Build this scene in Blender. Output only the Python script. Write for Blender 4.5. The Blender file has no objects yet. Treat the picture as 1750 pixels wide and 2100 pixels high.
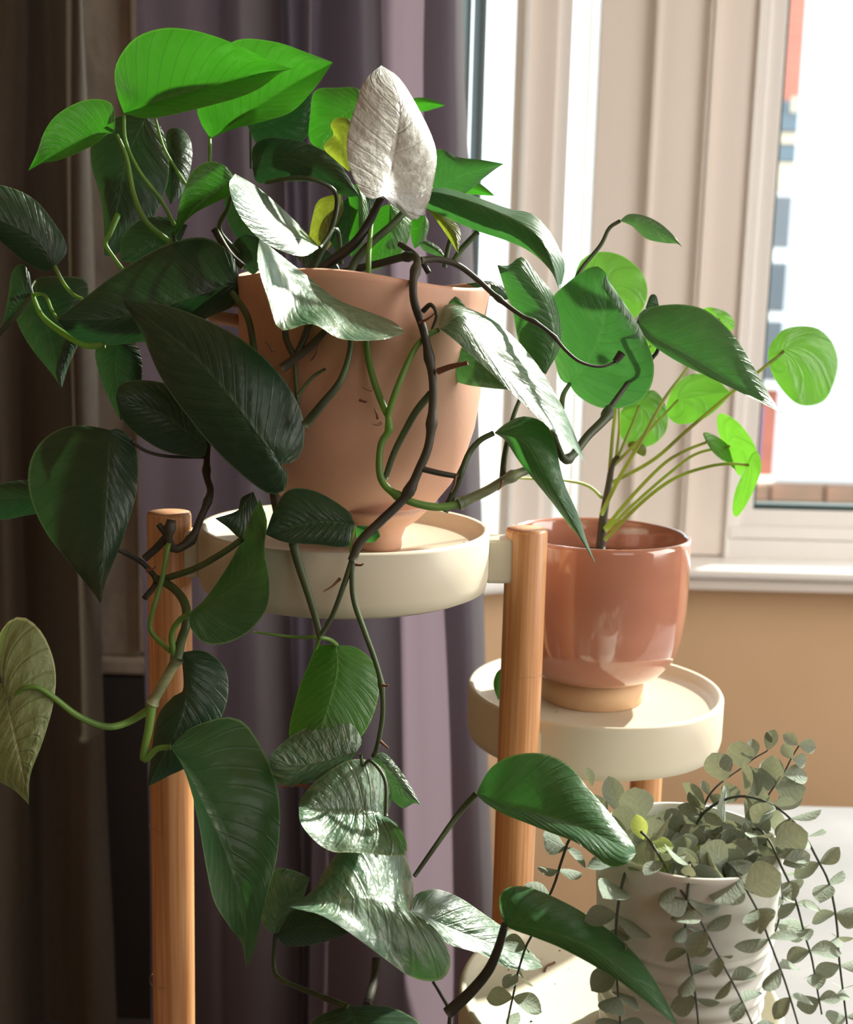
import bpy, bmesh, math, random
from mathutils import Vector, Matrix
rnd = random.Random(7)
C = bpy.context.scene.collection
sc = bpy.context.scene

# ------------------------------------------------------------ camera
F, W, H = 2500.0, 1750.0, 2100.0
ZC = 1.0
PITCH = math.atan(1050*0+417.0/F); ROLL = 0.025
R0, U0, FW = Vector((1,0,0)), Vector((0,math.sin(PITCH),math.cos(PITCH))), Vector((0,math.cos(PITCH),-math.sin(PITCH)))
XI = R0*math.cos(ROLL) + U0*math.sin(ROLL)
YI = U0*math.cos(ROLL) - R0*math.sin(ROLL)
CAM = Vector((0,0,ZC))
cd = bpy.data.cameras.new('camera'); cam = bpy.data.objects.new('camera', cd); C.objects.link(cam)
cd.sensor_fit = 'HORIZONTAL'; cd.sensor_width = 36.0; cd.lens = 36.0*F/W; cd.clip_start = 0.02; cd.clip_end = 200
m = Matrix((XI, YI, -FW)).transposed().to_4x4(); m.translation = CAM
cam.matrix_world = m; sc.camera = cam
cd.dof.use_dof = True; cd.dof.focus_distance = 0.82; cd.dof.aperture_fstop = 9.0

def P(px, py, d):
    "world point seen at a pixel, d metres in front of the lens"
    return CAM + (FW + XI*((px-875)/F) + YI*((1050-py)/F))*d
def PY(px, py, Y):
    r = FW + XI*((px-875)/F) + YI*((1050-py)/F)
    return CAM + r*(Y/r.y)

# ------------------------------------------------------------ light
world = bpy.data.worlds.new('world'); sc.world = world; world.use_nodes = True
wn = world.node_tree.nodes; wl = world.node_tree.links
wn['Background'].inputs['Color'].default_value = (0.86, 0.94, 1.0, 1); wn['Background'].inputs['Strength'].default_value = 2.6
SUN_FROM = Vector((0.62, 0.62, 0.62)).normalized()
sl = bpy.data.lights.new('sun', 'SUN'); sl.energy = 8.0; sl.angle = math.radians(2.0); sl.color = (1.0, 0.93, 0.82)
sun = bpy.data.objects.new('sun', sl); C.objects.link(sun); sun.rotation_euler = SUN_FROM.to_track_quat('Z', 'Y').to_euler(); sun.location = SUN_FROM*8
def portal(name, loc, sx, sy, rot):
    l = bpy.data.lights.new(name, 'AREA'); l.shape = 'RECTANGLE'; l.size = sx; l.size_y = sy; l.cycles.is_portal = True
    o = bpy.data.objects.new(name, l); C.objects.link(o); o.location = loc; o.rotation_euler = rot
portal('window_portal', (1.40, 2.08, 1.5), 1.7, 1.95, (math.radians(-90), 0, 0))
def area_lamp(name, loc, target, sx, sy, power, col):
    l = bpy.data.lights.new(name, 'AREA'); l.shape = 'RECTANGLE'; l.size = sx; l.size_y = sy; l.energy = power; l.color = col
    o = bpy.data.objects.new(name, l); C.objects.link(o); o.location = loc
    o.rotation_euler = (Vector(loc)-Vector(target)).to_track_quat('Z', 'Y').to_euler()
area_lamp('side_window_daylight', (2.30, 0.55, 1.40), (0.2, 0.75, 0.9), 1.5, 1.6, 42, (1.0, 0.96, 0.90))
area_lamp('room_fill', (1.3, -1.8, 1.9), (0.1, 0.8, 0.8), 1.4, 1.4, 9, (1.0, 0.96, 0.92))  # unseen fill lamp added behind the camera
portal('window_portal', (-0.03, 1.93, 1.5), 0.7, 1.95, (math.radians(-90), 0, math.radians(25)))
sc.view_settings.view_transform = 'Standard'; sc.view_settings.look = 'None'
sc.view_settings.gamma = 1; sc.view_settings.use_curve_mapping = False; sc.view_settings.exposure = 0.45
sc.cycles.max_bounces = 10; sc.cycles.diffuse_bounces = 6; sc.cycles.transparent_max_bounces = 16; sc.cycles.transmission_bounces = 8
sc.cycles.sample_clamp_indirect = 6.0

# ------------------------------------------------------------ materials
def mat(name, col, rough=0.6, spec=0.5, noise=None, bump=None, metal=0, coat=0, trans=0, tcol=None):
    m = bpy.data.materials.new(name); m.use_nodes = True
    nt = m.node_tree; N = nt.nodes; Lk = nt.links; b = N['Principled BSDF']
    b.inputs['Base Color'].default_value = (*col, 1); b.inputs['Roughness'].default_value = rough
    b.inputs['Specular IOR Level'].default_value = spec; b.inputs['Metallic'].default_value = metal
    b.inputs['Coat Weight'].default_value = coat; b.inputs['Coat Roughness'].default_value = 0.05
    tc = N.new('ShaderNodeTexCoord')
    if noise:                       # (colour2, scale, (sx,sy,sz), sharpness)
        mp = N.new('ShaderNodeMapping'); mp.inputs['Scale'].default_value = noise[2]; Lk.new(tc.outputs['Object'], mp.inputs[0])
        nz = N.new('ShaderNodeTexNoise'); nz.inputs['Scale'].default_value = noise[1]; nz.inputs['Detail'].default_value = 5; Lk.new(mp.outputs[0], nz.inputs['Vector'])
        rp = N.new('ShaderNodeValToRGB'); rp.color_ramp.elements[0].position = 0.5-noise[3]; rp.color_ramp.elements[1].position = 0.5+noise[3]
        rp.color_ramp.elements[0].color = (*col, 1); rp.color_ramp.elements[1].color = (*noise[0], 1)
        Lk.new(nz.outputs['Fac'], rp.inputs[0]); Lk.new(rp.outputs[0], b.inputs['Base Color'])
    if bump:                        # (scale, strength, distance, (sx,sy,sz))
        mp2 = N.new('ShaderNodeMapping'); mp2.inputs['Scale'].default_value = bump[3]; Lk.new(tc.outputs['Object'], mp2.inputs[0])
        n2 = N.new('ShaderNodeTexNoise'); n2.inputs['Scale'].default_value = bump[0]; n2.inputs['Detail'].default_value = 4; Lk.new(mp2.outputs[0], n2.inputs['Vector'])
        bp = N.new('ShaderNodeBump'); bp.inputs['Strength'].default_value = bump[1]; bp.inputs['Distance'].default_value = bump[2]
        Lk.new(n2.outputs['Fac'], bp.inputs['Height']); Lk.new(bp.outputs[0], b.inputs['Normal'])
    if trans:
        t = N.new('ShaderNodeBsdfTranslucent'); t.inputs['Color'].default_value = (*(tcol or col), 1)
        mx = N.new('ShaderNodeMixShader'); mx.inputs[0].default_value = trans
        Lk.new(b.outputs[0], mx.inputs[1]); Lk.new(t.outputs[0], mx.inputs[2]); Lk.new(mx.outputs[0], N['Material Output'].inputs['Surface'])
    return m

def leaf_mat(name, base, light, tcol, trans=0.4, rough=0.3, veg=0.5, vein=0.35, bumpd=0.00035, veins=13, wrinkle=0.0, midcol=None, spec=0.5, coat=0.0):
    "leaf blade: uv.x runs edge-midrib-edge, uv.y base-tip"
    m = bpy.data.materials.new(name); m.use_nodes = True
    nt = m.node_tree; N = nt.nodes; Lk = nt.links; b = N['Principled BSDF']
    def mth(op, a, c=None, v=None):
        n = N.new('ShaderNodeMath'); n.operation = op
        if hasattr(a, 'links'): Lk.new(a, n.inputs[0])
        else: n.inputs[0].default_value = a
        if c is not None:
            if hasattr(c, 'links'): Lk.new(c, n.inputs[1])
            else: n.inputs[1].default_value = c
        return n.outputs[0]
    tc = N.new('ShaderNodeTexCoord'); sp = N.new('ShaderNodeSeparateXYZ'); Lk.new(tc.outputs['UV'], sp.inputs[0])
    u = mth('ABSOLUTE', mth('MULTIPLY', mth('SUBTRACT', sp.outputs[0], 0.5), 2.0)); v = sp.outputs[1]
    oi = N.new('ShaderNodeObjectInfo')
    # phase of the side veins
    ph = mth('MULTIPLY', mth('SUBTRACT', v, mth('MULTIPLY', mth('POWER', u, 0.85), 0.32)), veins*6.2832)
    wv = mth('SINE', ph)
    vl = mth('POWER', mth('MAXIMUM', wv, 0.0), 14.0)
    # variegation: noise stretched along side veins
    cb = N.new('ShaderNodeCombineXYZ'); Lk.new(mth('MULTIPLY', u, 2.0), cb.inputs[0]); Lk.new(mth('MULTIPLY', mth('SUBTRACT', v, mth('MULTIPLY', u, 0.2)), 9.0), cb.inputs[1])
    Lk.new(mth('ADD', mth('MULTIPLY', oi.outputs['Random'], 37.0), mth('GREATER_THAN', sp.outputs[0], 0.5)), cb.inputs[2])
    nz = N.new('ShaderNodeTexNoise'); nz.inputs['Scale'].default_value = 1.3; nz.inputs['Detail'].default_value = 6; nz.inputs['Roughness'].default_value = 0.6; Lk.new(cb.outputs[0], nz.inputs['Vector'])
    mr = N.new('ShaderNodeMapRange'); mr.inputs[1].default_value = 0.50; mr.inputs[2].default_value = 0.78; mr.inputs[4].default_value = veg; Lk.new(nz.outputs['Fac'], mr.inputs[0])
    n2 = N.new('ShaderNodeTexNoise'); n2.inputs['Scale'].default_value = 60; n2.inputs['Detail'].default_value = 4; Lk.new(tc.outputs['Object'], n2.inputs['Vector'])
    mid = mth('POWER', mth('SUBTRACT', 1.0, mth('MINIMUM', mth('MULTIPLY', u, 16.0), 1.0)), 1.0)
    edge = mth('GREATER_THAN', u, 0.972)
    def mix(f, A, Bc, blend='MIX'):
        n = N.new('ShaderNodeMix'); n.data_type = 'RGBA'; n.blend_type = blend
        if hasattr(f, 'links'): Lk.new(f, n.inputs[0])
        else: n.inputs[0].default_value = f
        for i, x in ((6, A), (7, Bc)):
            if hasattr(x, 'links'): Lk.new(x, n.inputs[i])
            else: n.inputs[i].default_value = (*x, 1)
        return n.outputs[2]
    c = mix(mr.outputs[0], base, light)
    c = mix(mth('MULTIPLY', n2.outputs['Fac'], 0.5), c, tuple(x*0.55 for x in base))
    c = mix(mth('MULTIPLY', vl, vein*0.45), c, tuple(x*0.5 for x in base))
    mc = midcol or tuple(min(1, x*1.6+0.03) for x in light)
    c = mix(mth('MULTIPLY', mid, vein*0.6), c, mc)
    c = mix(mth('MULTIPLY', edge, 0.6), c, mc)
    Lk.new(c, b.inputs['Base Color']); b.inputs['Roughness'].default_value = rough
    b.inputs['Specular IOR Level'].default_value = spec; b.inputs['Coat Weight'].default_value = coat; b.inputs['Coat Roughness'].default_value = 0.3
    h = mth('ADD', mth('MULTIPLY', mth('SUBTRACT', 0.0, vl), 0.6), mth('MULTIPLY', wv, 0.35))
    h = mth('SUBTRACT', h, mth('MULTIPLY', mid, 0.9))
    n3 = N.new('ShaderNodeTexNoise'); n3.inputs['Scale'].default_value = 1.6; n3.inputs['Detail'].default_value = 3; Lk.new(cb.outputs[0], n3.inputs['Vector'])
    h = mth('ADD', h, mth('MULTIPLY', n3.outputs['Fac'], 3.0+wrinkle))
    bp = N.new('ShaderNodeBump'); bp.inputs['Strength'].default_value = 0.8; bp.inputs['Distance'].default_value = bumpd; Lk.new(h, bp.inputs['Height']); Lk.new(bp.outputs[0], b.inputs['Normal'])
    t = N.new('ShaderNodeBsdfTranslucent')
    tcx = mix(mth('MULTIPLY', vl, 0.35), tcol, tuple(x*0.45 for x in tcol)); tcx = mix(mth('MULTIPLY', n2.outputs['Fac'], 0.35), tcx, tuple(x*0.6 for x in tcol))
    tcx = mix(mr.outputs[0], tcx, tuple(min(1, x*1.3+0.04) for x in tcol)); Lk.new(tcx, t.inputs['Color'])
    mx = N.new('ShaderNodeMixShader'); mx.inputs[0].default_value = trans
    Lk.new(b.outputs[0], mx.inputs[1]); Lk.new(t.outputs[0], mx.inputs[2]); Lk.new(mx.outputs[0], N['Material Output'].inputs['Surface'])
    return m

M = {}
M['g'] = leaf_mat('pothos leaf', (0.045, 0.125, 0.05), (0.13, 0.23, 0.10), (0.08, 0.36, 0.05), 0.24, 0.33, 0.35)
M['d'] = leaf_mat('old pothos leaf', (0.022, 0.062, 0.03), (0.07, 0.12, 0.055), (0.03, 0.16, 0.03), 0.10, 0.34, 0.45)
M['v'] = leaf_mat('marbled pothos leaf', (0.07, 0.17, 0.09), (0.36, 0.44, 0.26), (0.10, 0.34, 0.06), 0.16, 0.38, 0.6, 0.15, 0.0006, 9, 2.0, midcol=(0.30, 0.40, 0.22), spec=0.9, coat=0.5)
M['s'] = leaf_mat('weathered leaf with painted sheen', (0.46, 0.50, 0.48), (0.66, 0.67, 0.66), (0.2, 0.3, 0.15), 0.05, 0.22, 0.7, 0.15, 0.0006, 7, 2.0, midcol=(0.16, 0.17, 0.15), spec=1.0, coat=0.8)  # sky sheen put into the pale base colour
M['y'] = leaf_mat('yellowing pothos leaf', (0.12, 0.14, 0.03), (0.40, 0.36, 0.05), (0.35, 0.45, 0.03), 0.4, 0.45, 0.8)
M['n'] = leaf_mat('young pothos leaf', (0.08, 0.24, 0.04), (0.16, 0.35, 0.06), (0.055, 0.34, 0.015), 0.40, 0.36, 0.4)
M['l'] = leaf_mat('pale marbled leaf', (0.27, 0.34, 0.14), (0.42, 0.46, 0.22), (0.25, 0.4, 0.1), 0.25, 0.4, 0.9, 0.5, 0.0012, 11)
M['p'] = leaf_mat('pilea leaf', (0.10, 0.27, 0.05), (0.20, 0.42, 0.08), (0.17, 0.50, 0.03), 0.42, 0.3, 0.3, 0.0, 0.0004, 5)
M['stem'] = mat('green vine', (0.07, 0.12, 0.04), 0.5, noise=((0.035, 0.05, 0.025), 40, (1, 1, 0.15), 0.12), bump=(90, 0.4, 0.0006, (1, 1, 0.15)))
M['stemd'] = mat('dark woody vine', (0.055, 0.05, 0.032), 0.55, noise=((0.02, 0.02, 0.015), 40, (1, 1, 0.2), 0.12), bump=(90, 0.5, 0.0008, (1, 1, 0.15)))
M['steml'] = mat('pale ribbed vine', (0.26, 0.29, 0.15), 0.5, noise=((0.06, 0.09, 0.04), 60, (0.25, 1, 1), 0.12), bump=(120, 0.6, 0.0008, (0.2, 1, 1)))
M['pet'] = mat('fresh petiole', (0.20, 0.38, 0.08), 0.4, trans=0.25, tcol=(0.35, 0.6, 0.08), noise=((0.13, 0.27, 0.06), 50, (1, 1, 0.2), 0.15))
M['ppet'] = mat('pilea petiole', (0.34, 0.50, 0.10), 0.4, trans=0.35, tcol=(0.55, 0.7, 0.12), noise=((0.36, 0.36, 0.10), 30, (1, 1, 0.4), 0.15))
M['root'] = mat('dry aerial root', (0.16, 0.07, 0.035), 0.7)
M['terra'] = mat('terracotta', (0.66, 0.39, 0.28), 0.62, noise=((0.59, 0.33, 0.23), 14, (1, 1, 1), 0.2), bump=(220, 0.15, 0.0008, (1, 1, 1)))
M['pink'] = mat('pink glaze', (0.50, 0.225, 0.155), 0.12, noise=((0.41, 0.17, 0.115), 9, (1, 1, 2), 0.18), coat=1.0, bump=(30, 0.06, 0.001, (1, 1, 0.4)))
M['pinkb'] = mat('pink glaze thin band', (0.60, 0.25, 0.19), 0.2, coat=0.5)
M['clay'] = mat('bare beige clay', (0.60, 0.40, 0.24), 0.75, noise=((0.55, 0.36, 0.20), 60, (1, 1, 1), 0.2), bump=(400, 0.15, 0.0004, (1, 1, 1)))
M['tray'] = mat('cream powder coat', (0.63, 0.59, 0.47), 0.45, noise=((0.60, 0.56, 0.44), 20, (1, 1, 1), 0.3), bump=(500, 0.08, 0.0003, (1, 1, 1)))
M['bam'] = mat('bamboo', (0.66, 0.36, 0.17), 0.42, noise=((0.52, 0.225, 0.08), 7, (55, 55, 1.2), 0.14), bump=(9, 0.25, 0.0005, (40, 40, 1)))
M['bame'] = mat('bamboo end grain', (0.50, 0.27, 0.14), 0.6, noise=((0.40, 0.2, 0.1), 200, (1, 1, 1), 0.2))
M['white'] = mat('white ceramic', (0.66, 0.67, 0.62), 0.4, bump=(300, 0.05, 0.0003, (1, 1, 1)))
M['soil'] = mat('soil', (0.05, 0.035, 0.025), 0.95, noise=((0.11, 0.085, 0.06), 90, (1, 1, 1), 0.15), bump=(140, 1.0, 0.004, (1, 1, 1)))
M['curt'] = mat('mauve grey curtain cloth', (0.070, 0.062, 0.068), 0.85, 0.2, noise=((0.076, 0.070, 0.075), 260, (1, 1, 0.3), 0.2), bump=(900, 0.2, 0.0004, (1, 1, 1)), trans=0.30, tcol=(0.36, 0.275, 0.335))
M['curt2'] = mat('taupe curtain cloth', (0.12, 0.102, 0.085), 0.85, 0.2, noise=((0.10, 0.085, 0.07), 260, (1, 1, 0.3), 0.2), trans=0.08, tcol=(0.4, 0.34, 0.25))
M['upvc'] = mat('off white frame', (0.80, 0.79, 0.77), 0.38, bump=(200, 0.03, 0.0003, (1, 1, 1)))
M['gask'] = mat('dark rubber gasket', (0.03, 0.06, 0.06), 0.45)
M['paint'] = mat('cream painted wood', (0.80, 0.75, 0.70), 0.4, noise=((0.77, 0.71, 0.65), 5, (1, 1, 0.3), 0.2))
M['wall'] = mat('tan wall paint', (0.68, 0.47, 0.29), 0.85, 0.2, noise=((0.65, 0.45, 0.27), 12, (1, 1, 1), 0.2), bump=(160, 0.15, 0.001, (1, 1, 1)))
M['plast'] = mat('old cream plaster', (0.50, 0.44, 0.36), 0.8, noise=((0.38, 0.33, 0.27), 25, (1, 1, 0.6), 0.15), bump=(60, 0.5, 0.003, (1, 1, 1)))
M['floor'] = mat('dark carpet', (0.10, 0.085, 0.075), 0.95)
M['table'] = mat('pale mottled table top', (0.23, 0.22, 0.225), 0.6, noise=((0.165, 0.16, 0.165), 9, (1, 1, 1), 0.18))
M['brick'] = mat('red brick', (0.52, 0.17, 0.11), 0.85, noise=((0.42, 0.14, 0.10), 4, (1, 1, 1), 0.2))
M['brickb'] = mat('brown garden brick', (0.36, 0.20, 0.14), 0.9, noise=((0.26, 0.17, 0.12), 7, (1, 1, 1), 0.2))
M['mort'] = mat('pale mortar', (0.50, 0.42, 0.36), 0.95)
M['rend'] = mat('white render', (0.66, 0.70, 0.76), 0.9, noise=((0.61, 0.65, 0.72), 1.2, (1, 1, 1), 0.2))
M['slate'] = mat('blue grey board', (0.10, 0.15, 0.19), 0.6)
M['stone'] = mat('cream stone', (0.66, 0.55, 0.40), 0.8)
M['wpaint'] = mat('white outdoor paint', (0.8, 0.8, 0.8), 0.5)
M['dpane'] = mat('dark far window glass', (0.10, 0.12, 0.14), 0.08)
M['blue'] = mat('blue plastic', (0.03, 0.14, 0.42), 0.5)
M['pave'] = mat('pale paving', (0.42, 0.38, 0.34), 0.9)
M['dark'] = mat('shaded wall brown', (0.05, 0.042, 0.04), 0.7)  # shade of the wall put into the colour
g = bpy.data.materials.new('window glass'); g.use_nodes = True
gn = g.node_tree.nodes; gl = g.node_tree.links; gn.remove(gn['Principled BSDF'])
tr = gn.new('ShaderNodeBsdfTransparent'); tr.inputs[0].default_value = (0.95, 0.98, 0.97, 1); go = gn.new('ShaderNodeBsdfGlossy'); go.inputs['Roughness'].default_value = 0.01
fr = gn.new('ShaderNodeFresnel'); fr.inputs['IOR'].default_value = 1.35; mx = gn.new('ShaderNodeMixShader')
mx.inputs[0].default_value = 0.03; gl.new(tr.outputs[0], mx.inputs[1]); gl.new(go.outputs[0], mx.inputs[2]); gl.new(mx.outputs[0], gn['Material Output'].inputs['Surface'])
M['glass'] = g
M['e'] = leaf_mat('dusty eucalyptus leaf', (0.30, 0.37, 0.31), (0.40, 0.45, 0.31), (0.40, 0.40, 0.22), 0.2, 0.7, 0.7, 0.25, 0.0002, 5, midcol=(0.62, 0.66, 0.52), spec=0.2)
M['ey'] = leaf_mat('fresh eucalyptus leaf', (0.30, 0.40, 0.14), (0.42, 0.48, 0.18), (0.65, 0.72, 0.16), 0.35, 0.6, 0.6, 0.25, 0.0002, 5, midcol=(0.55, 0.6, 0.35), spec=0.2)
M['estem'] = mat('grey green wiry stem', (0.07, 0.085, 0.065), 0.6)

# ------------------------------------------------------------ mesh helpers
def link(name, me, material, parent=None, smooth=True):
    if material is not None: me.materials.append(material)
    if smooth:
        for p in me.polygons: p.use_smooth = True
    o = bpy.data.objects.new(name, me); C.objects.link(o)
    if parent is not None: o.parent = parent
    return o
def thing(name, label, cat, loc=(0, 0, 0), group=None):
    o = bpy.data.objects.new(name, None); C.objects.link(o); o.location = loc; o.empty_display_size = 0.02
    o['label'] = label; o['category'] = cat
    if group: o['group'] = group
    return o
def tag(o, label, cat, group=None):
    o['label'] = label; o['category'] = cat
    if group: o['group'] = group
    return o
def struct(o): o['kind'] = 'structure'; return o
def pydata(name, v, f):
    me = bpy.data.meshes.new(name); me.from_pydata([tuple(x) for x in v], [], f); me.update(); return me
def rel(v, parent):
    if parent is None: return v
    L = Vector(parent.location); 
    if parent.parent: L = L + Vector(parent.parent.location)
    return [Vector(x)-L for x in v]
def box(name, x0, x1, y0, y1, z0, z1, material, parent=None, bev=0.0, rz=0.0, piv=None):
    bm = bmesh.new(); bmesh.ops.create_cube(bm, size=1)
    for v in bm.verts: v.co = Vector(((x0+x1)/2+v.co.x*(x1-x0), (y0+y1)/2+v.co.y*(y1-y0), (z0+z1)/2+v.co.z*(z1-z0)))
    if bev: bmesh.ops.bevel(bm, geom=bm.edges[:], offset=bev, segments=2, affect='EDGES', profile=0.5)
    if rz: bmesh.ops.rotate(bm, verts=bm.verts, cent=piv or ((x0+x1)/2, (y0+y1)/2, 0), matrix=Matrix.Rotation(rz, 3, 'Z'))
    for v, w in zip(bm.verts, rel([v.co for v in bm.verts], parent)): v.co = w
    me = bpy.data.meshes.new(name); bm.to_mesh(me); bm.free()
    return link(name, me, material, parent, smooth=False)
def lathe(name, prof, cx, cy, material, parent=None, n=72, wob=None):
    v, f = [], []
    for i, (r, z) in enumerate(prof):
        for k in range(n):
            a = 2*math.pi*k/n; rr, zz = r, z
            if wob: rr, zz = wob(r, z, a, i)
            v.append(Vector((cx+rr*math.cos(a), cy+rr*math.sin(a), zz)))
    for i in range(len(prof)-1):
        for k in range(n):
            f.append((i*n+k, i*n+(k+1) % n, (i+1)*n+(k+1) % n, (i+1)*n+k))
    if prof[0][0] > 1e-6: f.append(tuple(range(n))[::-1])
    if prof[-1][0] > 1e-6: f.append(tuple((len(prof)-1)*n+k for k in range(n)))
    o = link(name, pydata(name, rel(v, parent), f), material, parent); return o
def cr(pts, t, closed=False):
    "Catmull-Rom through pts, t in 0..1"
    n = len(pts)
    if closed: s = t*n; i = int(s) % n; q = s-int(s); p = [pts[(i-1) % n], pts[i], pts[(i+1) % n], pts[(i+2) % n]]
    else:
        s = min(t*(n-1), n-1-1e-6); i = int(s); q = s-i
        p = [pts[i-1] if i > 0 else pts[0]*2-pts[1], pts[i], pts[i+1], pts[i+2] if i+2 < n else pts[-1]*2-pts[-2]]
    return 0.5*((2*p[1]) + (-p[0]+p[2])*q + (2*p[0]-5*p[1]+4*p[2]-p[3])*q*q + (-p[0]+3*p[1]-3*p[2]+p[3])*q**3)
def resample(pts, n):
    "n+1 points spaced evenly by arc length on the spline"
    d = [cr(pts, i/200) for i in range(201)]; L = [0]
    for i in range(200): L.append(L[-1]+(d[i+1]-d[i]).length)
    out, j = [], 0
    for k in range(n+1):
        s = L[-1]*k/n
        while j < 199 and L[j+1] < s: j += 1
        q = (s-L[j])/max(1e-9, L[j+1]-L[j]); out.append(d[j].lerp(d[j+1], min(1, q)))
    return out
def tube_data(pts, r0, r1, seg=8, step=None, knots=None):
    n = step or max(6, len(pts)*5); d = resample(pts, n); v, f = [], []
    up = Vector((0.3, 0.9, 0.2))
    for i, p in enumerate(d):
        t = (d[min(i+1, n)]-d[max(i-1, 0)]).normalized(); a = t.cross(up).normalized(); b = t.cross(a)
        r = r0+(r1-r0)*i/n
        if knots:
            for kq in knots: r *= 1+0.45*math.exp(-((i/n-kq)*n/1.1)**2)
        for k in range(seg):
            q = 2*math.pi*k/seg; v.append(p+a*(r*math.cos(q))+b*(r*math.sin(q)))
    for i in range(n):
        for k in range(seg): f.append((i*seg+k, i*seg+(k+1) % seg, (i+1)*seg+(k+1) % seg, (i+1)*seg+k))
    f.append(tuple(range(seg))); f.append(tuple(n*seg+k for k in range(seg))[::-1])
    return v, f
def tube(name, px, r0, r1, material, parent, knots=None, seg=8):
    "px: (x, y, depth) triples"
    v, f = tube_data([P(*p) for p in px], r0, r1, seg, knots=knots)
    return link(name, pydata(name, rel(v, parent), f), material, parent)

EXPAND = 1.0
def leaf(parent, k, d0, d1, mid, A, B, fa=0.6, fb=0.6, arch=0.0, name='leaf', curl=0.25, rows=30, cols=8, quilt=0.0002):
    """blade lofted from a midrib and its two margins.  d0,d1: distance of base and tip (m); fa, fb: how far (cm) the margins
    lie behind the midrib at the widest; arch: how far (cm) the middle of the midrib rises towards the viewer; curl: bulge of each half (cm)"""
    def mk(p, t, off): return Vector((p[0], p[1], d0+(d1-d0)*t-math.sin(math.pi*min(1, t))*arch*0.01+off))
    nM = len(mid)
    Mc = [mk(p, i/(nM-1), 0) for i, p in enumerate(mid)]
    bx, by = mid[0]; tx, ty = mid[-1]; ax = Vector((tx-bx, ty-by)); L2 = max(1, ax.length_squared)
    def side(S, fo):
        pts = [Mc[0]]; n = len(S)
        for i, p in enumerate(S):
            t = max(0, min(1, (Vector((p[0]-bx, p[1]-by)).dot(ax))/L2))
            pts.append(mk(p, t, fo*0.01*(0.55+0.45*math.sin(math.pi*(i+1)/(n+1)))))
        return pts+[Mc[-1]]
    m_ = resample(Mc, rows); a_ = resample(side(A, fa), rows); b_ = resample(side(B, fb), rows)
    # the margins are matched to the midrib a little ahead, so that cross lines slant like the side veins
    v, uv, f = [], [], []
    nc = 2*cols+1
    for i in range(rows+1):
        for j in range(nc):
            s = abs(j-cols)/cols; e = a_[i] if j < cols else b_[i]
            p = m_[i].lerp(e, s)
            w = (e-m_[i]); wid = math.hypot(w.x, w.y)
            p = p.copy(); t = i/rows
            p.z -= curl*0.01*4*s*(1-s)*min(1, wid/60)
            p.z += quilt*math.sin((t-0.2*s)*13*6.2832)*s*(1.15-s)*4*min(1, wid/50)
            v.append(P(p.x, p.y, p.z)); uv.append((0.5+(0.5 if j >= cols else -0.5)*s, t))
    for i in range(rows):
        for j in range(nc-1): f.append((i*nc+j, i*nc+j+1, (i+1)*nc+j+1, (i+1)*nc+j))
    me = pydata(name, rel(v, parent), f); ul = me.uv_layers.new(name='UVMap')
    for l in me.loops: ul.data[l.index].uv = uv[l.vertex_index]
    return link(name, me, M[k] if isinstance(k, str) else k, parent)
def disc(parent, k, d, ctr, out, tilt=(0, 0), dome=0.3, n=40, rings=6, name='leaf'):
    "round leaf: outline in pixels around the point where the petiole meets it; tilt: change of depth (cm) per 100 px in x and y"
    O = [Vector((p[0], p[1], 0)) for p in out]; v, uv, f = [], [], []
    def dep(x, y, s): return d+((x-ctr[0])*tilt[0]+(y-ctr[1])*tilt[1])*0.0001+dome*0.01*(s*s)
    v.append(P(ctr[0], ctr[1], d)); uv.append((0.55, 0.5))
    for r in range(1, rings+1):
        s = r/rings
        for q in range(n):
            e = cr(O, q/n, True); x, y = ctr[0]+(e.x-ctr[0])*s, ctr[1]+(e.y-ctr[1])*s
            v.append(P(x, y, dep(x, y, s)+0.0006*math.sin(q*math.tau*5/n)*s)); uv.append((0.54+0.455*s, q/n))
    for q in range(n): f.append((0, 1+q, 1+(q+1) % n))
    for r in range(rings-1):
        for q in range(n): f.append((1+r*n+q, 1+(r+1)*n+q, 1+(r+1)*n+(q+1) % n, 1+r*n+(q+1) % n))
    me = pydata(name, rel(v, parent), f); ul = me.uv_layers.new(name='UVMap')
    for l in me.loops: ul.data[l.index].uv = uv[l.vertex_index]
    return link(name, me, M[k], parent)

# ------------------------------------------------------------ room shell
ZT = 2.75; Z_SILL = PY(1600, 1140, 2.0).z
YW = 2.0
def sbox(name, *a, **k): return struct(box(name, *a, **k))
sbox('floor', -3, 3, -3, 3.0, -0.05, 0.0, M['floor'])
sbox('ceiling', -3, 3, -3, 2.3, ZT, ZT+0.1, M['wall'])
sbox('wall_left', -2.6, -2.5, -3, 2.3, 0, ZT, M['wall'])
sbox('wall_right', 2.5, 2.6, -3, 2.3, 0, ZT, M['wall'])
sbox('wall_back', -2.6, 2.6, -3.1, -3.0, 0, ZT, M['wall'])
sill_top = PY(1600, 1158, 1.93).z
A25 = math.radians(25)
cx0 = 0.40; cy0 = 2.02                                   # corner of the bay
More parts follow.
